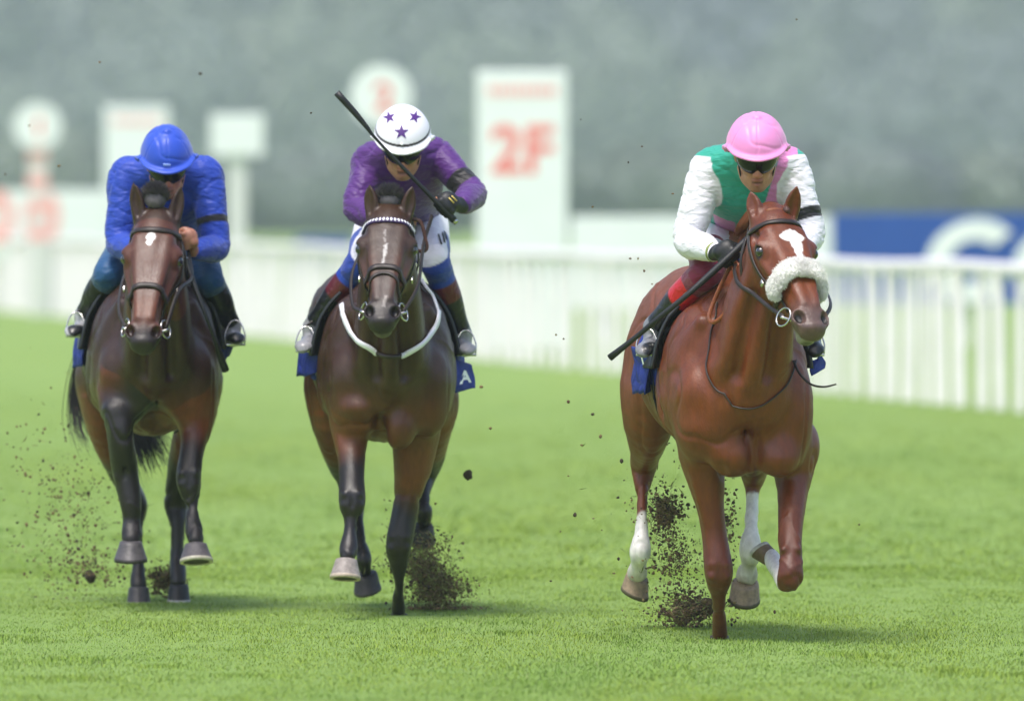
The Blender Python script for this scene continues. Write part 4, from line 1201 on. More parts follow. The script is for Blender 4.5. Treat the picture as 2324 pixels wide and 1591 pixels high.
    disp = .0040 * fnoise(v * np.array([5, 4, 7.]) + 3, 2) - .0036 * (.4 + close) * crease([4, 4, 13.], 0, .07) - .0030 * (.6 + close * .4) * crease([4, 4, 11.], 17, .06, -.8) - .0018 * (.3 + close) * crease([9, 9, 34.], 29, .12, .2) - .0016 * crease([12, 9, 30.], 53, .10, -.6)
    v = v + N * (disp + .0035)[:, None]
    C = sp['silk'](v, N, J)
    mesh_obj('silks', v, q, M['cloth'], root, cols=C)
    # --- breeches
    f = Field(lo, hi, (.006, .008, .006))
    f.chain([(J['waist'] * .3 + J['pelvis'] * .7, .15, .11), (J['pelvis'], .175, .13), (J['pelvis'] + V3(0, .08, .0), .14, .11)], k=.02, u=(1, 0, 0))
    for s in 'lr':
        hip = J['pelvis'] + V3(-.09 if s == 'l' else .09, -.04, 0)
        kn = J['kn' + s]; an = J['an' + s]
        f.chain([(hip, .105, .105), ((hip + kn) / 2, sp.get('thigh', .09), sp.get('thigh', .09)), (kn, .066, .068), (kn * .80 + an * .20, .058, .060)], k=.04)
    v, q = f.mesh(2); del f; N = vnormals(v, q)
    v = v + N * (.003 * (1 - 2 * np.abs(fnoise(v * np.array([16, 12, 22.]), 2))))[:, None]
    mesh_obj('breeches', v, q, M['cloth'], root, cols=sp['breech'](v, N, J))
    # --- boots with stirrups
    for s in 'lr':
        kn, an, to = J['kn' + s], J['an' + s], J['to' + s]
        bl = np.minimum.reduce([kn, an, to]) - .12; bh = np.maximum.reduce([kn, an, to]) + .12
        f = Field(bl, bh, (.005, .007, .005))
        dn = V3(0, 0, -1); fd = nrm(to - an)
        f.chain([(kn * .80 + an * .20, .058, .060), (kn * .5 + an * .5, .056, .060), (kn * .2 + an * .8, .042, .046), (an, .040, .044)], k=.02, n=6)
        f.chain([(an - fd * .03 + dn * .04, .034, .032), (an + fd * .05 + dn * .045, .038, .030), (to + dn * .01, .040, .024), (to + fd * .03 + dn * .012, .026, .016)], k=.03, u=nrm(np.cross(fd, dn)))
        v, q = f.mesh(1); del f
        C = sp['boot'](v, kn, an, to)
        b = mesh_obj('boot', v, q, M['boot'], root, cols=C)
        mb = MB(); sole = (an * .25 + to * .75) + dn * .045; sd = nrm(np.cross(fd, V3(0, 0, 1.)))
        mb.tube([sole - sd * .041 , sole - sd * .042 + V3(0, .004, .04), sole - sd * .024 + V3(0, .02, .085), sole + V3(0, .03, .098), sole + sd * .024 + V3(0, .02, .085), sole + sd * .042 + V3(0, .004, .04), sole + sd * .041], .0032, seg=8, sub=6)
        mb.box(sole + dn * .004, (.042, .016, .005), np.column_stack([sd, nrm(fd * V3(1, 1, 0)), (0, 0, 1)]), bev=.003)
        st = tag(mb.build('stirrup', M['steel'], None), sp['stir'][s], 'stirrup')
        mb = MB(); top = kn * .35 + J['pelvis'] * .65
        mb.tube([sole + V3(0, .03, .098), (sole + top) / 2 + V3(0, .02, 0), top + V3(0, -.1, -.15)], .006, seg=6)
        mb.build('stirrup_leather', M['leather'], st)
    # --- gloves
    for s in 'lr':
        hd = sp['hands'][s]
        if not hd.get('glove'): continue
        c = W(*hd['c']); wr = J['wr' + s]
        f = Field(np.minimum(c, wr) - .11, np.maximum(c, wr) + .11, (.0045, .0050, .0045))
        grip = nrm(hd['grip']); arm = nrm(c - wr); back = nrm(np.asarray(hd['back'], float) - grip * np.dot(hd['back'], grip)); fwd = nrm(np.cross(back, grip))
        if np.dot(fwd, arm) < 0: fwd = -fwd
        palm = c - fwd * .020 + back * .006
        f.chain([(wr + arm * .005, .036, .030), ((wr + palm) / 2, .036, .028), (palm - fwd * .01, .044, .028), (palm + fwd * .022, .046, .026)], k=.015, u=grip)
        L = [.030, .034, .033, .027]
        for i in range(4):
            o = grip * (.031 - i * .0205); r = .0128
            k0 = palm + fwd * .026 + back * .008 + o
            k1 = k0 + fwd * L[i] * .65 - back * .018
            f.chain([(k0, r * 1.1, r * 1.1), (k1, r, r), (k1 - back * .012 - fwd * .006, r * .98, r * .98)], k=.006, n=3)
        t0 = palm + grip * .030 - back * .004 - fwd * .012
        f.chain([(t0, .016, .016), (t0 + grip * .014 + fwd * .018 - back * .013, .0145, .0145)], k=.01, n=3)
        v, q = f.mesh(1)
        mesh_obj('glove', v, q, M['black'], root)
        if hd.get('cuff'):
            mb = MB(); torus(mb, wr - arm * .008, arm, .033, .006, col=None); mb.build('cuff_band', M[hd['cuff']], root)
    # --- helmet
    step = .0036
    hr = sp.get('hr', (.117, .145, .128)); hu = .035
    f = Field(hc_ - .21, hc_ + .21, (step, step, step))
    f.ell(T(0, -.012, hu), hr, Fh, k=.01)
    f.ell(T(0, -.03, hu - .03), (hr[0] * .96, hr[1] * .90, .10), Fh, k=.03)
    f.cut(T(0, 0, .048), -(U_ + F_ * -.0) * 1.0, k=.006)
    f2 = None
    f.chain([(T(-.108, .045, .054), .012, .008), (T(-.075, .105, .052), .016, .008), (T(0, .140, .050), .020, .008), (T(.075, .105, .052), .016, .008), (T(.108, .045, .054), .012, .008)], k=.012, u=F_)
    f.chain([(T(-.108, .02, .045), .010, .018), (T(-.10, -.06, .01), .010, .03), (T(0, -.14, .0), .01, .03), (T(.10, -.06, .01), .010, .03), (T(.108, .02, .045), .010, .018)], k=.012, u=F_)
    f.ell(T(0, -.0, hu + hr[2]), (.016, .016, .010), Fh, k=.012)
    v, q = f.mesh(2); del f; N = vnormals(v, q)
    rl = np.column_stack([(v - hc_) @ R_, (v - hc_) @ F_, (v - hc_) @ U_])
    if sp['cap'] == 'silk':
        az = np.arctan2(rl[:, 0], rl[:, 1]); g = np.abs(((az / (math.pi / 3) + .5) % 1) - .5)
        disp = -.0024 * np.exp(-(g / .030) ** 2) * ss(.05, .08, rl[:, 2]) + (.0018 * fnoise(rl * np.array([12, 12, 8.]) + 3, 2) - .0026 * np.exp(-(fnoise(rl * np.array([11, 11, 17.]) + 9, 1) / .07) ** 2)) * ss(.055, .075, rl[:, 2])
        v = v + N * disp[:, None]
    C = sp['capcol'](rl)
    hel = mesh_obj('helmet', v, q, M['cap_shell'] if sp['cap'] == 'shell' else M['cap_cloth'], root, cols=C)
    sp['hbvh'] = BVHTree.FromPolygons([Vector(x) for x in v.tolist()], q.tolist())
    # --- goggles and strap
    V = []; Fc = []; nu, nv = 33, 9
    for k in range(2):
        for i in range(nu):
            a = (i / (nu - 1) - .5) * 2.5
            for j in range(nv):
                t = j / (nv - 1) * 2 - 1
                e = (1 - (abs(t) ** 3) * .12)
                nose = .010 * math.exp(-(a / .16) ** 2) if t < 0 else 0
                r = (.084, .118) if k == 0 else (.080, .112)
                V.append(T(r[0] * math.sin(a) * e, r[1] * math.cos(a) * e + .002, .004 + (.040 - nose * 0) * t * (1 - .18 * abs(math.sin(a))) + (nose if t < -.3 else 0)))
    for k in range(2):
        b = k * nu * nv
        for i in range(nu - 1):
            for j in range(nv - 1):
                fq = (b + i * nv + j, b + (i + 1) * nv + j, b + (i + 1) * nv + j + 1, b + i * nv + j + 1); Fc.append(fq if k else fq[::-1])
    n2 = nu * nv
    for i in range(nu - 1):
        Fc.append((i * nv, (i + 1) * nv, n2 + (i + 1) * nv, n2 + i * nv)); Fc.append((i * nv + nv - 1, n2 + i * nv + nv - 1, n2 + (i + 1) * nv + nv - 1, (i + 1) * nv + nv - 1))
    for j in range(nv - 1):
        Fc.append((j, n2 + j, n2 + j + 1, j + 1)); e = (nu - 1) * nv; Fc.append((e + j, e + j + 1, n2 + e + j + 1, n2 + e + j))
    gg = mesh_obj('goggles', np.array(V), Fc, M['black_gloss'], root)
    for s in (-1, 1):
        mb = MB(); mb.tube([T(s * .072, .012, -.01), T(s * .062, .035, -.07), T(s * .035, .055, -.112), T(0, .06, -.122)], .0035, seg=6); mb.build('chin_strap', M['black'], hel)
    return dict(root=root, J=J, T=T, W=W, hel=hel, R=R_, F=F_, U=U_, hb=sp['hbvh'], gg=gg)

M['cap_shell'] = mat('helmet shell cover', rough=.35, attr=True, noise=.02, nscale=20, spec=.5)
WHITE = lin('#e6e4ec')
def band(C, v, a, b, s0, w, col, maxd=.12):
    """a ring of colour round the limb a-b at distance s0 from a"""
    d = b - a; L = np.linalg.norm(d); t = (v - a) @ (d / L)
    dist = np.linalg.norm(v - (a + (t[:, None]) * d / L), axis=1)
    return mixc(C, col, (1 - ss(w * .5 - .002, w * .5 + .002, np.abs(t - s0))) * (dist < maxd) * (t > -.05) * (t < L + .05))
def split_arm(v, J):
    """signed measure: > 0 beyond the shoulder seam"""
    o = np.full(len(v), -9.)
    for s in 'lr':
        S, E, Wr = J['sh' + s], J['el' + s], J['wr' + s]
        d, a = polydist(v, [S, E, Wr]); ax = nrm(E - S)
        t = (v - S) @ ax + .03
        o = np.maximum(o, np.minimum(t, (.088 - d)))
        o = np.maximum(o, np.where((d < .085) & (a > .12), .05, -9))
    return o

def silk_a(v, N, J):
    C = np.tile(np.array(lin('#2a9e88')), (len(v), 1))
    x0 = J['chest'][0]
    u = v[:, 0] - x0
    front = 1
    pk = lin('#d884bd')
    off = .158 - .30 * np.maximum(0, J['neck'][2] - v[:, 2])
    C = mixc(C, pk, (1 - ss(.036, .040, np.abs(u - off))) * (v[:, 1] < J['chest'][1] + .5))
    C = mixc(C, pk, (1 - ss(.036, .040, np.abs(u + off))) * (v[:, 1] > J['chest'][1] + .06))
    tw = (v[:, 1] - J['waist'][1])
    C = mixc(C, lin('#b8649a'), ss(-.10, -.095, tw) * (v[:, 2] < J['waist'][2] + .02))
    C = mixc(C, WHITE, ss(-.003, .003, split_arm(v, J)))
    C = band(C, v, J['shr'], J['elr'], .20, .045, lin('#1b1a1c'))
    return C
def br_a(v, N, J):
    C = np.tile(np.array(WHITE), (len(v), 1))
    for s in 'lr':
        k = J['kn' + s]; t = np.linalg.norm(v - k, axis=1)
        C = mixc(C, lin('#7a1238'), 1 - ss(.085, .09, t))
        ax = nrm(J['an' + s] - k); C = mixc(C, lin('#7a1238'), ((v - k) @ ax > .0) * (t < .25) * 1.0)
    return C
def boot_bands(cs):
    def fn(v, kn, an, to):
        ax = an - kn; L = np.linalg.norm(ax); t = ((v - kn) @ (ax / L)) / L
        C = np.tile(np.array(cs[0][1]), (len(v), 1))
        for t0, c in cs[1:]: C = mixc(C, c, ss(t0 - .01, t0 + .01, t))
        return C
    return fn
def silk_b(v, N, J):
    C = np.tile(np.array(lin('#4e2070')), (len(v), 1))
    C = band(C, v, J['shr'], J['elr'], .185, .062, lin('#161418'))
    return C
def br_white(knee, wide=0):
    def fn(v, N, J):
        C = np.tile(np.array(WHITE), (len(v), 1))
        for s in 'lr':
            k = J['kn' + s]; ax = nrm(J['an' + s] - k); t = (v - k) @ ax; d = np.linalg.norm(v - k, axis=1)
            C = mixc(C, knee, ss(-.012 - wide, -.008 - wide, t) * (d < .25 + wide))
        return C
    return fn
def silk_c(v, N, J):
    C = np.tile(np.array(lin('#1c3fa8')), (len(v), 1))
    C = band(C, v, J['shr'], J['elr'], .195, .030, lin('#141418'))
    return C
def cap_a(r):
    C = np.tile(np.array(lin('#e58fc8')), (len(r), 1))
    return mixc(C, lin('#2a2420'), (r[:, 1] < -.055) * (r[:, 2] < .06) * 1.0)
def cap_b(r):
    C = np.tile(np.array(lin('#eeecf4')), (len(r), 1))
    z = .074
    return mixc(C, lin('#2a2030'), (1 - ss(.0042, .0056, np.abs(r[:, 2] - z))) * (r[:, 1] > -.1))
def cap_c(r):
    return np.tile(np.array(lin('#2149bb')), (len(r), 1))

RA = rider(dict(d0=D0A, label='person in emerald green and pink silks, white sleeves and pink cap, riding the chestnut horse', head=(1717, 352, .10), face=(.02, -1, -.50), up=(0, -.5, 1),
    j=dict(neck=(1697, 362, .26), chest=(1695, 418, .40), waist=(1682, 470, .72), pelvis=(1672, 520, .95),
           shl=(1606, 382, .33), ell=(1562, 545, .28), wrl=(1622, 573, .06), shr=(1795, 380, .33), elr=(1838, 528, .28), wrr=(1800, 590, .08),
           knl=(1604, 615, .28), anl=(1482, 742, .50), tol=(1464, 788, .36), knr=(1800, 625, .36), anr=(1842, 745, .56), tor=(1848, 788, .42)),
    hands=dict(l=dict(c=(1652, 580, -.01), grip=(.62, -.15, .55), back=(-.3, -1, .3), glove=True, cuff='cuff'), r=dict(c=(1780, 592, .0), grip=(-.4, -.2, .8), back=(.4, -1, .3))),
    silk=silk_a, breech=br_a, boot=boot_bands([(0, lin('#7a1238')), (.22, lin('#b81a22')), (.50, lin('#17181a')), (.93, lin('#77787c'))]),
    stir=dict(l='steel stirrup at the right foot of the rider in green and white', r='steel stirrup at the left foot of the rider in green and white'),
    cap='silk', capcol=cap_a)) if not M.setdefault('cuff', mat('olive wrist band', lin('#8f9a5a'), rough=.6)) is None else None
RB = rider(dict(d0=D0B, label='person in purple silks and white starred cap, whip raised, riding the middle horse', head=(914, 330, .10), face=(0, -1, -.62), up=(0, -.6, 1), mouth=.007,
    j=dict(neck=(905, 352, .26), chest=(902, 408, .42), waist=(905, 465, .72), pelvis=(912, 515, .95),
           shl=(838, 368, .33), ell=(812, 470, .22), wrl=(880, 510, .05), shr=(992, 352, .33), elr=(1072, 440, .20), wrr=(1050, 466, -.03),
           knl=(824, 590, .34), anl=(708, 742, .50), tol=(690, 780, .36), knr=(985, 590, .38), anr=(1050, 758, .52), tor=(1060, 786, .40)),
    hands=dict(r=dict(c=(1012, 468, -.10), grip=(-.55, -.1, .62), back=(.3, -1, .5), glove=True), l=dict(c=(915, 508, .0), grip=(.8, -.2, .3), back=(-.2, -1, .3), glove=True)),
    silk=silk_b, breech=br_white(lin('#1d3c9c')), boot=boot_bands([(0, lin('#1d3c9c')), (.30, lin('#5a1c24')), (.52, lin('#121315')), (.93, lin('#8a8a8e'))]), thigh=.088, sleeve=(.064, .062, .060, .036),
    stir=dict(l='steel stirrup at the right foot of the rider in purple', r='steel stirrup at the left foot of the rider in purple, above the letter A'),
    cap='shell', capcol=cap_b))
RC = rider(dict(d0=D0C, label='person all in royal blue silks and blue cap, crouched on the leftmost horse', head=(379, 374, .10), face=(.08, -1, -.62), up=(0, -.6, 1), skin='#b87c66',
    j=dict(neck=(378, 385, .28), chest=(376, 440, .42), waist=(374, 500, .72), pelvis=(370, 545, .95),
           shl=(288, 402, .33), ell=(271, 550, .26), wrl=(330, 580, .05), shr=(468, 402, .33), elr=(490, 560, .26), wrr=(440, 570, .03),
           knl=(250, 618, .34), anl=(190, 715, .50), tol=(167, 745, .38), knr=(470, 625, .36), anr=(526, 738, .52), tor=(536, 762, .40)),
    hands=dict(l=dict(c=(355, 575, .0), grip=(.7, -.2, .3), back=(-.2, -1, .3)), r=dict(c=(421, 546, -.04), grip=(-.20, -.2, .9), back=(.3, -1, .3))),
    silk=silk_c, breech=br_white(lin('#154a78'), .12), boot=boot_bands([(0, lin('#15395c')), (.12, lin('#16181a')), (.93, lin('#a2a2a6'))]), sleeve=(.072, .066, .056, .036),
    stir=dict(l='steel stirrup at the right foot of the rider in blue', r='steel stirrup at the left foot of the rider in blue'),
    cap='silk', capcol=cap_c, hr=(.110, .14, .130)))

def on_helmet(r):
    def pr(c, x, y):
        # c = (azimuth, height) on the helmet; a little flat patch laid on the shell
        base = r['T'](0, 0, 0); d = V3(0, 1, 0)
        o = base + V3(c[0] + x, -.6, c[1] + y)
        loc, n, i, dd = r['hb'].ray_cast(Vector(o), Vector(d))
        return np.array(loc) + np.array(n) * .0018 if loc is not None else base
    return pr
M['purple_star'] = mat('purple star print', lin('#4f2478'), rough=.5)
star_decal('star', on_helmet(RB), [(-.004, .052), (-.054, .113), (.050, .115)], [.032, .027, .027], M['purple_star'], RB['hel'], [0, .25, -.3])
mb = MB(); 
# small white knob on the cap band, small marks
bmk = bmesh.new(); bmesh.ops.create_icosphere(bmk, subdivisions=2, radius=.006); bmk.verts.index_update()
kV = np.array([v.co[:] for v in bmk.verts]); kF = [[v.index for v in f.verts] for f in bmk.faces]; bmk.free()
pk = on_helmet(RB)((-.002, .004), 0, 0); mb.add(kV + pk, kF); mb.build('knob', M['white_paint'], RB['hel'])

def whip(pts, radii, label, ferr, hands_end=None):
    root = empty('whip', pts[0], label, 'whip')
    radii = [q * 1.2 for q in radii]
    mb = MB(); mb.tube(pts, radii, seg=12, sub=3); mb.build('shaft', M['black'], root)
    a, b, t = ferr
    c = a + (b - a) * t; d = nrm(b - a); mb = MB(); mb.tube([c - d * .009, c + d * .009], [.0095, .0095], seg=12); mb.build('ferrule', M['brass'], root)
    mb = MB(); mb.tube([pts[0] - nrm(pts[1] - pts[0]) * .016, pts[0] + nrm(pts[1] - pts[0]) * .004], [.012, .0135], seg=12); mb.build('end_cap', M['steel'], root)
    return root
M['brass'] = mat('brass', lin('#b8963c'), rough=.3, metal=1)
wA = [RA['W'](1708, 533, -.02), RA['W'](1654, 584, -.045), RA['W'](1600, 634, -.06), RA['W'](1558, 671, -.07), RA['W'](1500, 718, -.05), RA['W'](1440, 768, -.0), RA['W'](1384, 812, .04)]
whip(wA, [.013, .012, .011, .009, .0095, .0085, .012], 'black whip pointing down to the left in the gloved hand of the pink-capped rider', (wA[2], wA[4], .43))
wB = [RB['W'](1030, 500, -.10), RB['W'](1010, 478, -.115), RB['W'](978, 446, -.13), RB['W'](905, 371, -.16), RB['W'](850, 312, -.18), RB['W'](834, 291, -.185), RB['W'](805, 256, -.19), RB['W'](764, 211, -.20)]
whip(wB, [.013, .012, .0085, .0065, .0055, .008, .011, .0125], 'black whip raised across the face of the rider in the starred white cap', (wB[1], wB[2], .4))
wC = [RC['W'](421, 590, -.05), RC['W'](428, 612, -.07), RC['W'](441, 648, -.10), RC['W'](465, 710, -.13), RC['W'](488, 772, -.10), RC['W'](498, 802, -.06), RC['W'](512, 841, -.02)]
whip(wC, [.012, .012, .009, .0075, .0075, .012, .0135], 'black whip hanging down beside the shoulder of the leftmost horse', (wC[1], wC[2], .8))

# brown strap end beside the middle horse's head
mb = MB(); A = catmull(np.array([WB(935, 497, -.12), WB(955, 505, -.12), WB(965, 540, -.12), WB(969, 562, -.12), WB(960, 571, -.12), WB(945, 566, -.10), WB(938, 545, -.08)]), 8)
ribbon(mb, A, np.array([nrm(V3(.4, -1, 0)) for _ in A]), .016, .004)
tag(mb.build('rein_loop', M['brown_leather'], None), 'brown leather rein end looped beside the middle horse\'s cheek', 'rein')


def cast(ob, px, py, d):
    v = [x.co.copy() for x in ob.data.vertices]; f = [list(p.vertices) for p in ob.data.polygons]
    o = V3(0, 0, CAMH); t = nrm(P(px, py, d) - o)
    loc, n, i, dd = BVHTree.FromPolygons(v, f).ray_cast(Vector(o + t * 30), Vector(t))
    return (np.array(loc), np.array(n)) if loc is not None else (P(px, py, d), V3(0, -1, 0))
def child(r, name):
    return [c for c in r['root'].children if c.name.startswith(name)]
def strokes(ob, lines, d, w, m, name):
    mb = MB()
    for ln in lines:
        A = []; N = []
        for px, py in ln:
            a, n = cast(ob, px, py, d); A.append(a + n * .004); N.append(n)
        if len(A) == 2: A.insert(1, (A[0] + A[1]) / 2); N.insert(1, N[0])
        ribbon(mb, np.array(A), np.array(N), w, .002)
    mb.build(name, m, ob)
M['gold'] = mat('gold print', lin('#c9b25a'), rough=.4)
strokes(child(RB, 'breeches')[0], [[(995, 534), (1001, 556)], [(1003, 530), (1008, 552)], [(1008, 528), (1012, 545)]], D0B + .5, .009, M['black'], 'emblem')
g = [c for c in child(RB, 'glove')]
g.sort(key=lambda c: -sum(v.co.x for v in c.data.vertices) / len(c.data.vertices))
strokes(g[0], [[(1018, 450), (1030, 462)], [(1024, 446), (1036, 458)]], D0B, .006, M['gold'], 'emblem')
strokes(RC['hel'], [[(371, 374), (387, 375)]], D0C, .012, mat('pale blue patch', lin('#8aa4e8'), rough=.5), 'emblem')
# ------------------------------------------------------------------ ground and grass
def turf_mat():
    m = bpy.data.materials.new('turf'); nt, b = nodes(m); N, L = nt.nodes, nt.links
    tc = N.new('ShaderNodeTexCoord')
    def noise(scale, st, det=4):
        mp = N.new('ShaderNodeMapping'); mp.inputs['Scale'].default_value = st; L.new(tc.outputs['Object'], mp.inputs[0])
        n = N.new('ShaderNodeTexNoise'); n.inputs['Scale'].default_value = scale; n.inputs['Detail'].default_value = det
        L.new(mp.outputs[0], n.inputs['Vector']); return n.outputs['Fac']
    def mix(a, b_, f, lo=.35, hi=.65):
        r = N.new('ShaderNodeMapRange'); r.inputs['From Min'].default_value = lo; r.inputs['From Max'].default_value = hi; L.new(f, r.inputs['Value'])
        x = N.new('ShaderNodeMix'); x.data_type = 'RGBA'; L.new(r.outputs[0], x.inputs['Factor'])
        for i, c in ((6, a), (7, b_)):
            if isinstance(c, tuple): x.inputs[i].default_value = (*c, 1)
            else: L.new(c, x.inputs[i])
        return x.outputs[2]
    c = mix(GR[0], GR[1], noise(.55, (1, .22, 1)))
    c = mix(c, GR[2], noise(.9, (1, .12, 1)), .52, .75)
    c = mix(c, GR[3], noise(1.6, (.8, .35, 1)), .60, .80)
    c = mix(c, GR[1], noise(14, (1, .3, 1)), .3, .9)
    L.new(c, b.inputs['Base Color']); b.inputs['Roughness'].default_value = .95
    b.inputs['Specular IOR Level'].default_value = .1
    n = noise(60, (1, 1, 1)); bp = N.new('ShaderNodeBump'); bp.inputs['Distance'].default_value = .02; L.new(n, bp.inputs['Height']); L.new(bp.outputs[0], b.inputs['Normal'])
    return m
GR = [(.220, .335, .088), (.238, .352, .098), (.255, .357, .080), (.200, .315, .072)]
gx = np.linspace(-240, 240, 81); gy = np.concatenate([np.linspace(-8, 30, 20), np.linspace(31, 130, 100), np.linspace(135, 1750, 100)])
GX, GY = np.meshgrid(gx, gy); pts = np.column_stack([GX.ravel(), GY.ravel(), np.zeros(GX.size)])
nx_ = len(gx)
F = np.array([(j * nx_ + i, j * nx_ + i + 1, (j + 1) * nx_ + i + 1, (j + 1) * nx_ + i) for j in range(len(gy) - 1) for i in range(nx_ - 1)])
tag(mesh_obj('ground', pts, F, turf_mat()), kind='structure')

def patch(x, y):
    """0..1 lushness of the turf at x, y"""
    p = np.column_stack([x * .8, y * .16, 0 * x])
    return fnoise(p, 2), fnoise(p * 2.3 + 31, 2)

def grass(name, y0, y1, half, dens, wid, hgt, seed, fade=False):
    R = np.random.RandomState(seed)
    n = int((y1 - y0) * 2 * np.mean(half) * dens)
    t = R.rand(n)
    if fade: t = 1 - np.sqrt(1 - t * .9999)
    y = y0 + (y1 - y0) * t; hw = half[0] + (half[1] - half[0]) * t; x = (R.rand(n) * 2 - 1) * hw
    a, b = patch(x, y)
    fine = vnoise(np.column_stack([x * 9, y * 3, 0 * x]))
    tuf = np.clip(vnoise(np.column_stack([x * 3.1, y * 2.2, 0 * x + 5])) * 3 - 1.5, 0, 1)
    H = hgt * (.72 + .30 * a + .25 * fine + .7 * tuf) * R.uniform(.55, 1.25, n); H = np.clip(H, hgt * .25, hgt * 1.8)
    ang = R.uniform(0, math.pi, n); dx, dy = np.cos(ang), np.sin(ang)
    lean = R.randn(n, 2) * .38
    w = wid * R.uniform(.6, 1.3, n)
    base = np.column_stack([x, y, -.004 * np.ones(n)]); side = np.column_stack([dx * w / 2, dy * w / 2, 0 * w])
    mid = base + np.column_stack([lean[:, 0] * H * .35, lean[:, 1] * H * .35, H * .6]); top = base + np.column_stack([lean[:, 0] * H, lean[:, 1] * H, H])
    V = np.stack([base - side, base + side, mid + side * .8, mid - side * .8, top + side * .12, top - side * .12], 1).reshape(-1, 3)
    o = np.arange(n)[:, None] * 6
    F = np.vstack([o + np.array([[0, 1, 2, 3]]), o + np.array([[3, 2, 4, 5]])])
    c0 = np.array([.300, .455, .080]); c1 = np.array([.355, .490, .075]); c2 = np.array([.250, .410, .072]); c3 = np.array([.36, .40, .18])
    k = np.clip(.5 + 1.5 * a, 0, 1)[:, None]; C = c0 * (1 - k) + c1 * k
    k = np.clip(b * 1.7 - .1, 0, .9)[:, None]; C = C * (1 - k) + c2 * k
    C = C * R.uniform(.86, 1.16, (n, 1)) * (1 + R.randn(n, 3) * .03)
    dry = R.rand(n) < .035; C[dry] = c3 * R.uniform(.7, 1.2, (dry.sum(), 1))
    C = np.repeat(C, 6, axis=0); 
    o = mesh_obj(name, V, F, M['grass'], None, cols=C, smooth=True)
    nn = np.column_stack([np.repeat(lean[:, 0] * .25, 6), np.repeat(lean[:, 1] * .25 - .22, 6), np.ones(n * 6)]); nn /= np.linalg.norm(nn, axis=1)[:, None]
    o.data.normals_split_custom_set_from_vertices(nn.astype(np.float32))
    return o

def grass_mat():
    m = bpy.data.materials.new('grass blade'); nt, b = nodes(m); N, L = nt.nodes, nt.links
    a = N.new('ShaderNodeAttribute'); a.attribute_name = 'Col'; L.new(a.outputs['Color'], b.inputs['Base Color'])
    b.inputs['Roughness'].default_value = .5; b.inputs['Specular IOR Level'].default_value = .25
    t = N.new('ShaderNodeBsdfTranslucent'); L.new(a.outputs['Color'], t.inputs['Color'])
    x = N.new('ShaderNodeMixShader'); x.inputs[0].default_value = .45
    L.new(b.outputs[0], x.inputs[1]); L.new(t.outputs[0], x.inputs[2]); L.new(x.outputs[0], nt.nodes['Material Output'].inputs[0])
    return m
M['grass'] = grass_mat()
tag(grass('grass', 42.5, 60, (4.4, 5.4), 3600, .0028, .0150, 1), kind='stuff')
tag(grass('grass', 58, 125, (5.4, 9.5), 440, .0060, .016, 2, True), kind='stuff')

# ------------------------------------------------------------------ running rail
FX = [98, 103, 121, 139, 185, 231, 262]; FV = [5.28, 4.65, 2.45, .2, -5.0, -10.4, -14.1]
def fence_x(y): return np.interp(y, FX, FV)
M['pvc'] = mat('white rail plastic', lin('#f4eef0'), rough=.45, noise=.05, nscale=3)
fence = empty('running_rail', (4.65, 103, 0), 'long white plastic running rail with close-set uprights along the far side of the track', 'fence')
R = np.random.RandomState(11)
mb = MB(); yy = np.linspace(96, 264, 60)
xx = np.array([fence_x(y) + (5.28 + (98 - y) * .1225 - fence_x(98) if y < 98 else 0) for y in yy])
mb.tube(np.column_stack([xx, yy, 1.19 + .012 * np.sin(yy * .7)]), .062, seg=12, sub=2, flat=.6, up=(1, 0, 0)); mb.build('top_rail', M['pvc'], fence)
y = 96.5; posts = []
while y < 262:
    posts.append(y); y += .95 + R.uniform(-.10, .16) + (.35 if R.rand() < .10 else 0)
pm = None; far = MB()
for i, y in enumerate(posts):
    x = fence_x(y) if y >= 98 else 5.28 + (98 - y) * .1225; lean = R.uniform(-.02, .02)
    if i < 100:
        mb = MB(); mb.box((x + lean * .5, y, .575), (.046 + R.uniform(-.010, .014), .016, .575), np.array([[1, 0, lean], [0, 1, 0], [-lean, 0, 1]]), bev=.008)
        mb.build('upright', M['pvc'], fence, smooth=False)
    else: far.box((x, y, .575), (.055, .016, .575))
tag(far.build('upright', M['pvc'], fence, smooth=False), kind='stuff')

# ------------------------------------------------------------------ course signs and hoardings
M['sign_white'] = mat('white sign board', lin('#e6ecea'), rough=.6, noise=.03, nscale=2)
M['sign_red'] = mat('light red sign paint', lin('#ea7d74'), rough=.6)  # light red for the board and disc figures
M['sign_pink'] = mat('pink sign paint', lin('#f0aca6'), rough=.6)  # paler red for headers, post bands and hoarding letters
M['sign_blue'] = mat('blue hoarding', lin('#1c4c9c'), rough=.6, noise=.05, nscale=2)
M['post_white'] = mat('white post', lin('#d6d8d4'), rough=.6)
def flat_text(body, size, c, material, parent, bold=.02, name='lettering', sx=1.0):
    V, F = text_mesh(body, size, bold)
    V[:, :2] -= (V[:, :2].max(0) + V[:, :2].min(0)) / 2
    W3 = np.column_stack([c[0] + V[:, 0] * sx, np.full(len(V), c[1]), c[2] + V[:, 1]])
    return mesh_obj(name, W3, F, material, parent, smooth=False)
def Pz(px, py, d): return P(px, py, d)
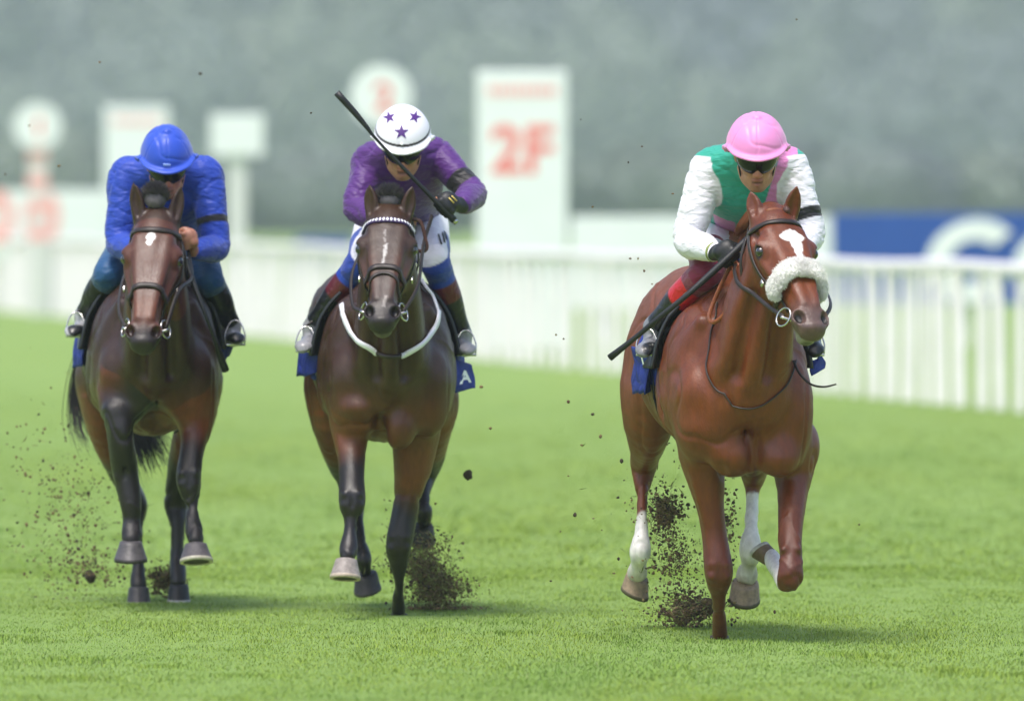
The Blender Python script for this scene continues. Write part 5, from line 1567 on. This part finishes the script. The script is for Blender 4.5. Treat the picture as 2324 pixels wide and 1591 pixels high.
# furlong board 2F
def board(px0, px1, top, d, label, letters, header):
    a, b = Pz(px0, top, d), Pz(px1, top, d); w = b[0] - a[0]; cx = (a[0] + b[0]) / 2
    r = empty('furlong_board', (cx, d, 0), label, 'sign')
    mb = MB(); mb.box((cx, d, a[2] / 2 + .03), (w / 2, .09, a[2] / 2 - .03), bev=.02); mb.build('board', M['sign_white'], r, smooth=False)
    mb = MB()
    for k in range(9): mb.box((cx + (k - 4) * w * .085, d - .094, a[2] - w * .22), (w * .030, .003, w * .055))
    mb.build('header', M['sign_pink'], r, smooth=False)
    if letters: flat_text(letters, w * .72, (cx, d - .094, a[2] - w * .86), M['sign_red'], r, .03, 'lettering', sx=1.0)
    for s in (-1, 1):
        mb = MB(); mb.box((cx + s * w * .38, d + .16, .6), (.04, .06, .6)); mb.build('foot', M['post_white'], r, smooth=False)
board(1082, 1288, 162, 150, 'tall white furlong board with red 2F lettering behind the rail', '2F', '')
board(237, 383, 243, 228, 'tall white furlong board with red lettering behind the blue rider', '', '')
def disc_sign(px, py, rpx, d, label, num, banded):
    c = Pz(px, py, d); rr = rpx / FPX * d
    r = empty('disc_sign', (c[0], d, 0), label, 'sign')
    mb = MB(); n = 48
    V = [(c[0] + rr * math.cos(2 * math.pi * i / n), d + y, c[2] + rr * math.sin(2 * math.pi * i / n)) for y in (-.03, .03) for i in range(n)]
    mb.add(V, [tuple(range(n)), tuple(range(2 * n - 1, n - 1, -1))] + [(i, n + i, n + (i + 1) % n, (i + 1) % n) for i in range(n)])
    mb.build('disc', M['sign_white'], r, smooth=False)
    flat_text(num, rr * 1.25, (c[0] + rr * .08, d - .034, c[2] - rr * .05), M['sign_red'], r, .03)
    z1 = c[2] - rr * .9
    mb = MB(); mb.box((c[0], d + .08, z1 / 2), (.045 if not banded else rr * .40, .04, z1 / 2)); mb.build('post', M['post_white'], r, smooth=False)
    if banded:
        for k in range(4):
            z = z1 - .02 - k * .42
            mb = MB(); mb.box((c[0], d + .08, z - .10), (rr * .40 + .004, .044, .10)); mb.build('red_band', M['sign_pink'], r, smooth=False)
disc_sign(865, 218, 70, 172, 'round white marker sign with a red figure, directly behind the starred cap', '2', False)
disc_sign(85, 287, 54, 205, 'round white marker sign on a red-banded post at the far left', '1', True)
# T-shaped board
c = Pz(538, 307, 192); r = empty('notice_board', (c[0], 192, 0), 'blank white square notice board on a white post between the blue and purple riders', 'sign')
hw_ = 60 / FPX * 192; hh_ = 47 / FPX * 192
mb = MB(); mb.box(c, (hw_, .03, hh_), bev=.01); mb.build('board', M['sign_white'], r, smooth=False)
mb = MB(); mb.box((c[0], 192.1, (c[2] - hh_) / 2 + .1), (.13, .05, (c[2] - hh_) / 2 + .1)); mb.build('post', M['post_white'], r, smooth=False)
# hoardings
def hoard(px0, px1, top, bot, d, material, label, name='hoarding', end=None):
    a, b = Pz(px0, top, d), Pz(px1, bot, d)
    r = empty(name, ((a[0] + b[0]) / 2, d, 0), label, 'hoarding')
    mb = MB(); mb.box(((a[0] + b[0]) / 2, d, (a[2] + b[2]) / 2), ((b[0] - a[0]) / 2, .04, (a[2] - b[2]) / 2), bev=.01); mb.build('board', material, r, smooth=False)
    n = 4
    for i in range(n):
        x = a[0] + (b[0] - a[0]) * (i + .5) / n
        mb = MB(); mb.box((x, d + .1, a[2] / 2), (.04, .05, a[2] / 2 - .02)); mb.build('post', M['post_white'], r, smooth=False)
    return r, a, b
hoard(1296, 1888, 492, 700, 160, M['sign_white'], 'plain white hoarding behind the rail between the 2F board and the blue hoarding')
r, a, b = hoard(1890, 2700, 484, 692, 157, M['sign_blue'], 'blue hoarding with large white letters behind the rail at the far right')
# the big letter C and the start of the next one
def arc_letter(cx, cz, ro, ri, a0, a1, y, sx=1.0, slant=.12):
    n = 40; V = []
    for k in range(2):
        for i in range(n + 1):
            an = a0 + (a1 - a0) * i / n
            for rr in (ro, ri):
                X = rr * math.cos(an) * sx; Z = rr * math.sin(an); V.append((cx + X + Z * slant, y + k * .01, cz + Z))
    m2 = 2 * (n + 1); F = []
    for i in range(n):
        F.append((2 * i, 2 * i + 2, 2 * i + 3, 2 * i + 1)); F.append((m2 + 2 * i, m2 + 2 * i + 1, m2 + 2 * i + 3, m2 + 2 * i + 2))
        F.append((2 * i, m2 + 2 * i, m2 + 2 * i + 2, 2 * i + 2)); F.append((2 * i + 1, 2 * i + 3, m2 + 2 * i + 3, m2 + 2 * i + 1))
    return V, F
s_ = 157 / FPX
cC = Pz(2212, 593, 157)
V, F = arc_letter(cC[0] - .02, cC[2], 96 * s_, 48 * s_, math.radians(42), math.radians(318), 156.945, 1.12)
mesh_obj('lettering', np.array(V), F, M['sign_white'], r, smooth=False)
cA = Pz(2386, 600, 157)
V, F = arc_letter(cA[0], cA[2], 82 * s_, 42 * s_, 0, 2 * math.pi, 156.945, 1.05)
mesh_obj('lettering', np.array(V), F, M['sign_white'], r, smooth=False)
r, a, b = hoard(-420, 236, 432, 590, 215, M['sign_white'], 'white hoarding with red lettering behind the rail at the far left')
for px, w in ((-110, 1), (-10, 1), (95, 1)):
    cc = Pz(px, 492, 215); V, F = arc_letter(cc[0], cc[2], 62 * 215 / FPX, 26 * 215 / FPX, 0, 2 * math.pi, 214.945, .66, 0)
    mesh_obj('lettering', np.array(V), F, M['sign_pink'], r, smooth=False)
hoard(672, 800, 540, 600, 240, M['sign_blue'], 'small blue hoarding seen above the rail left of the middle horse')

# ------------------------------------------------------------------ far woodland
def woodland():
    R = np.random.RandomState(21); VV = []; CC = []; n_tot = 0
    Fs = []
    def crown(cx, cy, cz, rx, rz, col, n, size):
        nonlocal n_tot
        d = R.randn(n, 3); d /= np.linalg.norm(d, axis=1)[:, None]
        lump = 1 + .12 * fnoise(d * 2.2 + cx, 2)
        rad = (R.uniform(.72, 1.02, n) ** .5) * lump
        p = np.column_stack([cx + d[:, 0] * rx * rad, cy + d[:, 1] * rx * rad * .8, cz + d[:, 2] * rz * rad])
        u = R.randn(n, 3); u -= d * (u * d).sum(1)[:, None] * .6; u /= np.linalg.norm(u, axis=1)[:, None]
        w = np.cross(d + R.randn(n, 3) * .5, u); w /= np.linalg.norm(w, axis=1)[:, None]
        s = size * R.uniform(.5, 1.3, n)[:, None]
        V = np.stack([p - u * s - w * s * .6, p + u * s - w * s * .6, p + u * s * .8 + w * s * .6, p - u * s * .8 + w * s * .6], 1).reshape(-1, 3)
        VV.append(V); CC.append(np.repeat(np.array(col) * R.uniform(.8, 1.2, (n, 1)), 4, axis=0))
        Fs.append(np.arange(n * 4).reshape(n, 4) + n_tot); n_tot += n * 4
    cols = [(.185, .205, .205), (.195, .222, .20), (.175, .195, .208), (.205, .238, .195), (.175, .195, .212), (.215, .245, .20)]
    for row, (y, h, step) in enumerate(((880, 6, 5), (1400, 20, 9), (1450, 29, 10), (1510, 38, 11), (1570, 48, 12))):
        x = -(80 if row == 0 else 135)
        while x < (80 if row == 0 else 135):
            rx = step * R.uniform(.7, 1.15); hh = h * R.uniform(.78, 1.12)
            g_ = float(np.clip(.45 + 1.1 * fnoise(np.array([[x / 26., row * .9 + 3, .5]]), 2)[0] + .12 * R.randn(), 0, 1))
            col = np.array([.128, .150, .165]) * (1 - g_) + np.array([.190, .232, .150]) * g_  # blue-grey end of the leaf colour carries painted distance haze
            crown(x, y + R.uniform(-6, 6), hh * .55, rx, hh * .54, col, 2200, .5 + .1 * row)
            x += step * R.uniform(.7, 1.2)
    return mesh_obj('woodland', np.vstack(VV), np.vstack(Fs), M['leaf'], None, cols=np.vstack(CC), smooth=False)
def leaf_mat():
    m = mat('leaf', attr=True, rough=.6, spec=.3); return m
M['leaf'] = leaf_mat()
tag(woodland(), kind='stuff')
hv_ = np.array([(-240, 1580, 0), (240, 1580, 0), (240, 1680, 34), (-240, 1680, 34), (-240, 1700, 34), (240, 1700, 34)])
tag(mesh_obj('hill', hv_, [(0, 1, 2, 3), (3, 2, 5, 4)], mat('wooded slope', (.05, .08, .035), rough=.9, noise=.5, nscale=.15)), kind='structure')

# ------------------------------------------------------------------ flying turf
M['clod'] = mat('wet soil', attr=True, rough=.9, noise=.4, nscale=80)
bm = bmesh.new(); bmesh.ops.create_icosphere(bm, subdivisions=1, radius=1); bm.verts.index_update()
IC1 = (np.array([v.co[:] for v in bm.verts]), [[v.index for v in f.verts] for f in bm.faces]); bm.free()
bm = bmesh.new(); bmesh.ops.create_icosphere(bm, subdivisions=3, radius=1); bm.verts.index_update()
IC3 = (np.array([v.co[:] for v in bm.verts]), [[v.index for v in f.verts] for f in bm.faces]); bm.free()
SOIL = [lin('#56432f'), lin('#372c22'), lin('#6e5a40'), lin('#6a5c3a')]
def spray(px, py, sx, sy, d, dd, n, size, label, seed, grassy=.3, skew=0.):
    R = np.random.RandomState(seed); VV = []; FF = []; CC = []; o = 0
    for _ in range(n):
        a, b = R.randn(2); q = R.rand(); a += .35 * math.sin(b * 3 + seed)
        if R.rand() < .35: a *= .5; b *= .5
        x = px + a * sx + skew * b * sy; y = min(py + b * sy, 0 + HY + CAMH * FPX / d - 4)
        p = P(x, y, d + R.uniform(-dd, dd)); p[2] = max(p[2], .01)
        s = size * (R.uniform(.2, 1.0) ** 1.8 * 1.1 + (R.uniform(.3, 1.1) if R.rand() < .03 else 0))
        if q < grassy:
            # torn grass blade
            u = nrm(R.randn(3)); w = nrm(np.cross(u, R.randn(3))); L = s * 3.2; t = .0026
            V = np.array([p - u * L, p - u * L * .2 + w * t, p + u * L + w * L * .3, p - u * L * .2 - w * t]); F = [[0, 1, 2, 3]]; c = (np.array([.19, .22, .06]) if R.rand() < .5 else np.array([.16, .12, .06])) * R.uniform(.5, 1.3)
        else:
            V = IC1[0] * (1 + R.randn(len(IC1[0]), 1) * .25) * np.array(R.uniform(.6, 1.3, 3)) * s + p; F = IC1[1]; c = np.array(SOIL[R.randint(4)])
        VV.append(V); FF += [[i + o for i in f] for f in F]; CC.append(np.tile(c, (len(V), 1))); o += len(V)
    return tag(mesh_obj('dirt_spray', np.vstack(VV), FF, M['clod'], None, cols=np.vstack(CC), smooth=False), label, None, None, 'stuff')
def clod(px, py, d, r, seed, label, group=None, sq=(1, 1, 1)):
    R = np.random.RandomState(seed); V = IC3[0].copy()
    V = V * (1 + .38 * fnoise(V * 1.7 + seed, 3))[:, None] * np.array(sq) * r
    c = P(px, py, d); o = mesh_obj('clod', V, IC3[1], M['clod'], None, cols=np.tile(np.array(SOIL[seed % 4]), (len(V), 1)) * (1 + .5 * fnoise(V * 60 / max(r, .01) * .01, 2))[:, None])
    o.location = tuple(c)
    return tag(o, label, 'clod', group)
spray(980, 1318, 40, 50, 53.6, .25, 6500, .0060, 'torn turf and soil thrown up behind a hoof', 1, .62, .38)
spray(965, 1300, 30, 60, 53.6, .25, 1800, .0060, 'torn turf and soil thrown up behind a hoof', 12, .8, .38)
spray(1510, 1160, 22, 28, 51.3, .2, 1300, .0065, 'torn turf and soil thrown up behind a hoof', 2, .2)
spray(1530, 1270, 38, 75, 51.3, .25, 1600, .0055, 'torn turf and soil thrown up behind a hoof', 3, .25, .25)
spray(1565, 1385, 42, 22, 51.3, .25, 2200, .0065, 'torn turf and soil thrown up behind a hoof', 4, .35)
spray(1656, 1190, 12, 60, 51.0, .2, 260, .007, 'torn turf and soil thrown up behind a hoof', 5, .15)
spray(200, 1285, 55, 40, 54.9, .3, 620, .0065, 'torn turf and soil thrown up behind a hoof', 6, .35)
spray(372, 1315, 22, 18, 55.0, .2, 1500, .0065, 'torn turf and soil thrown up behind a hoof', 7, .3)
spray(150, 1140, 80, 110, 55.0, .4, 800, .006, 'torn turf and soil thrown up behind a hoof', 8, .3)
spray(1490, 1100, 120, 120, 51.2, .4, 90, .006, 'torn turf and soil thrown up behind a hoof', 9, .2)
lb = 'small dark clod of soil flying through the air'; gp = 'small clods of soil flying in the air'
big = [(1062, 1077, 53.2, .020, 1, 'largest clod of soil flying alone between the middle and right horses'), (1507, 1172, 51.3, .034, 2, 'dark clod of soil kicked up just left of the chestnut\'s planted foreleg'),
       (1550, 1392, 51.3, .040, 3, 'dark lump of torn turf lying low behind the chestnut\'s planted foreleg'), (1604, 1375, 51.3, .032, 4, 'tall dark lump of soil right behind the chestnut\'s planted shin'),
       (205, 1308, 54.9, .024, 5, 'brown lump of soil kicked up at the far left of the leftmost horse\'s hooves'), (372, 1322, 55.0, .026, 6, 'brown lump of soil kicked up between the leftmost horse\'s hooves')]
for x, y, d, r_, sd, lab in big: clod(x, y, d, r_, sd, lab, None, (1, 1, 1.15))
R = np.random.RandomState(77)
sm = [(1092, 878, .009), (1113, 972, .006), (1290, 912, .007), (1345, 940, .008), (1363, 990, .008), (1262, 760, .006), (1457, 333, .004), (1426, 369, .005), (1527, 440, .005), (1448, 587, .006), (1430, 587, .005), (455, 168, .008), (226, 142, .006), (134, 377, .007), (12, 396, .006), (706, 257, .006), (66, 286, .005), (1290, 1080, .004), (1272, 1206, .005),
      (1305, 1168, .008), (1320, 1010, .005), (1088, 1328, .006), (1758, 1388, .007), (98, 1045, .008), (60, 1190, .008), (120, 1165, .007), (217, 1192, .010), (178, 1245, .009), (52, 1240, .008), (38, 968, .005), (1808, 45, .005), (1318, 272, .005), (1480, 645, .005), (1345, 470, .005), (1950, 1190, .005), (1250, 1318, .006), (140, 1130, .006), (245, 1140, .007), (1462, 615, .006), (1400, 1130, .005)]
for i, (x, y, r_) in enumerate(sm):
    clod(x, y, R.uniform(50.2, 52.5) if x > 700 else R.uniform(53.5, 56), r_ * .9, 10 + i, lb, gp, tuple(R.uniform(.6, 1.3, 3)))

# ------------------------------------------------------------------ haze
hz = bpy.data.meshes.new('haze')
hv2 = [(x, y, z) for x in (-250, 250) for y in (-12, 1760) for z in (-1, 66)]
hz.from_pydata(hv2, [], [(0, 1, 3, 2), (4, 6, 7, 5), (0, 4, 5, 1), (2, 3, 7, 6), (0, 2, 6, 4), (1, 5, 7, 3)])
m = bpy.data.materials.new('haze'); m.use_nodes = True; nt = m.node_tree
for n in list(nt.nodes):
    if n.type == 'BSDF_PRINCIPLED': nt.nodes.remove(n)
pv = nt.nodes.new('ShaderNodeVolumePrincipled'); pv.inputs['Color'].default_value = (.80, .88, 1.0, 1); pv.inputs['Density'].default_value = .00030; pv.inputs['Anisotropy'].default_value = .2
nt.links.new(pv.outputs[0], nt.nodes['Material Output'].inputs['Volume'])
hz.materials.append(m)
ho = bpy.data.objects.new('haze', hz); link(ho); tag(ho, kind='stuff')
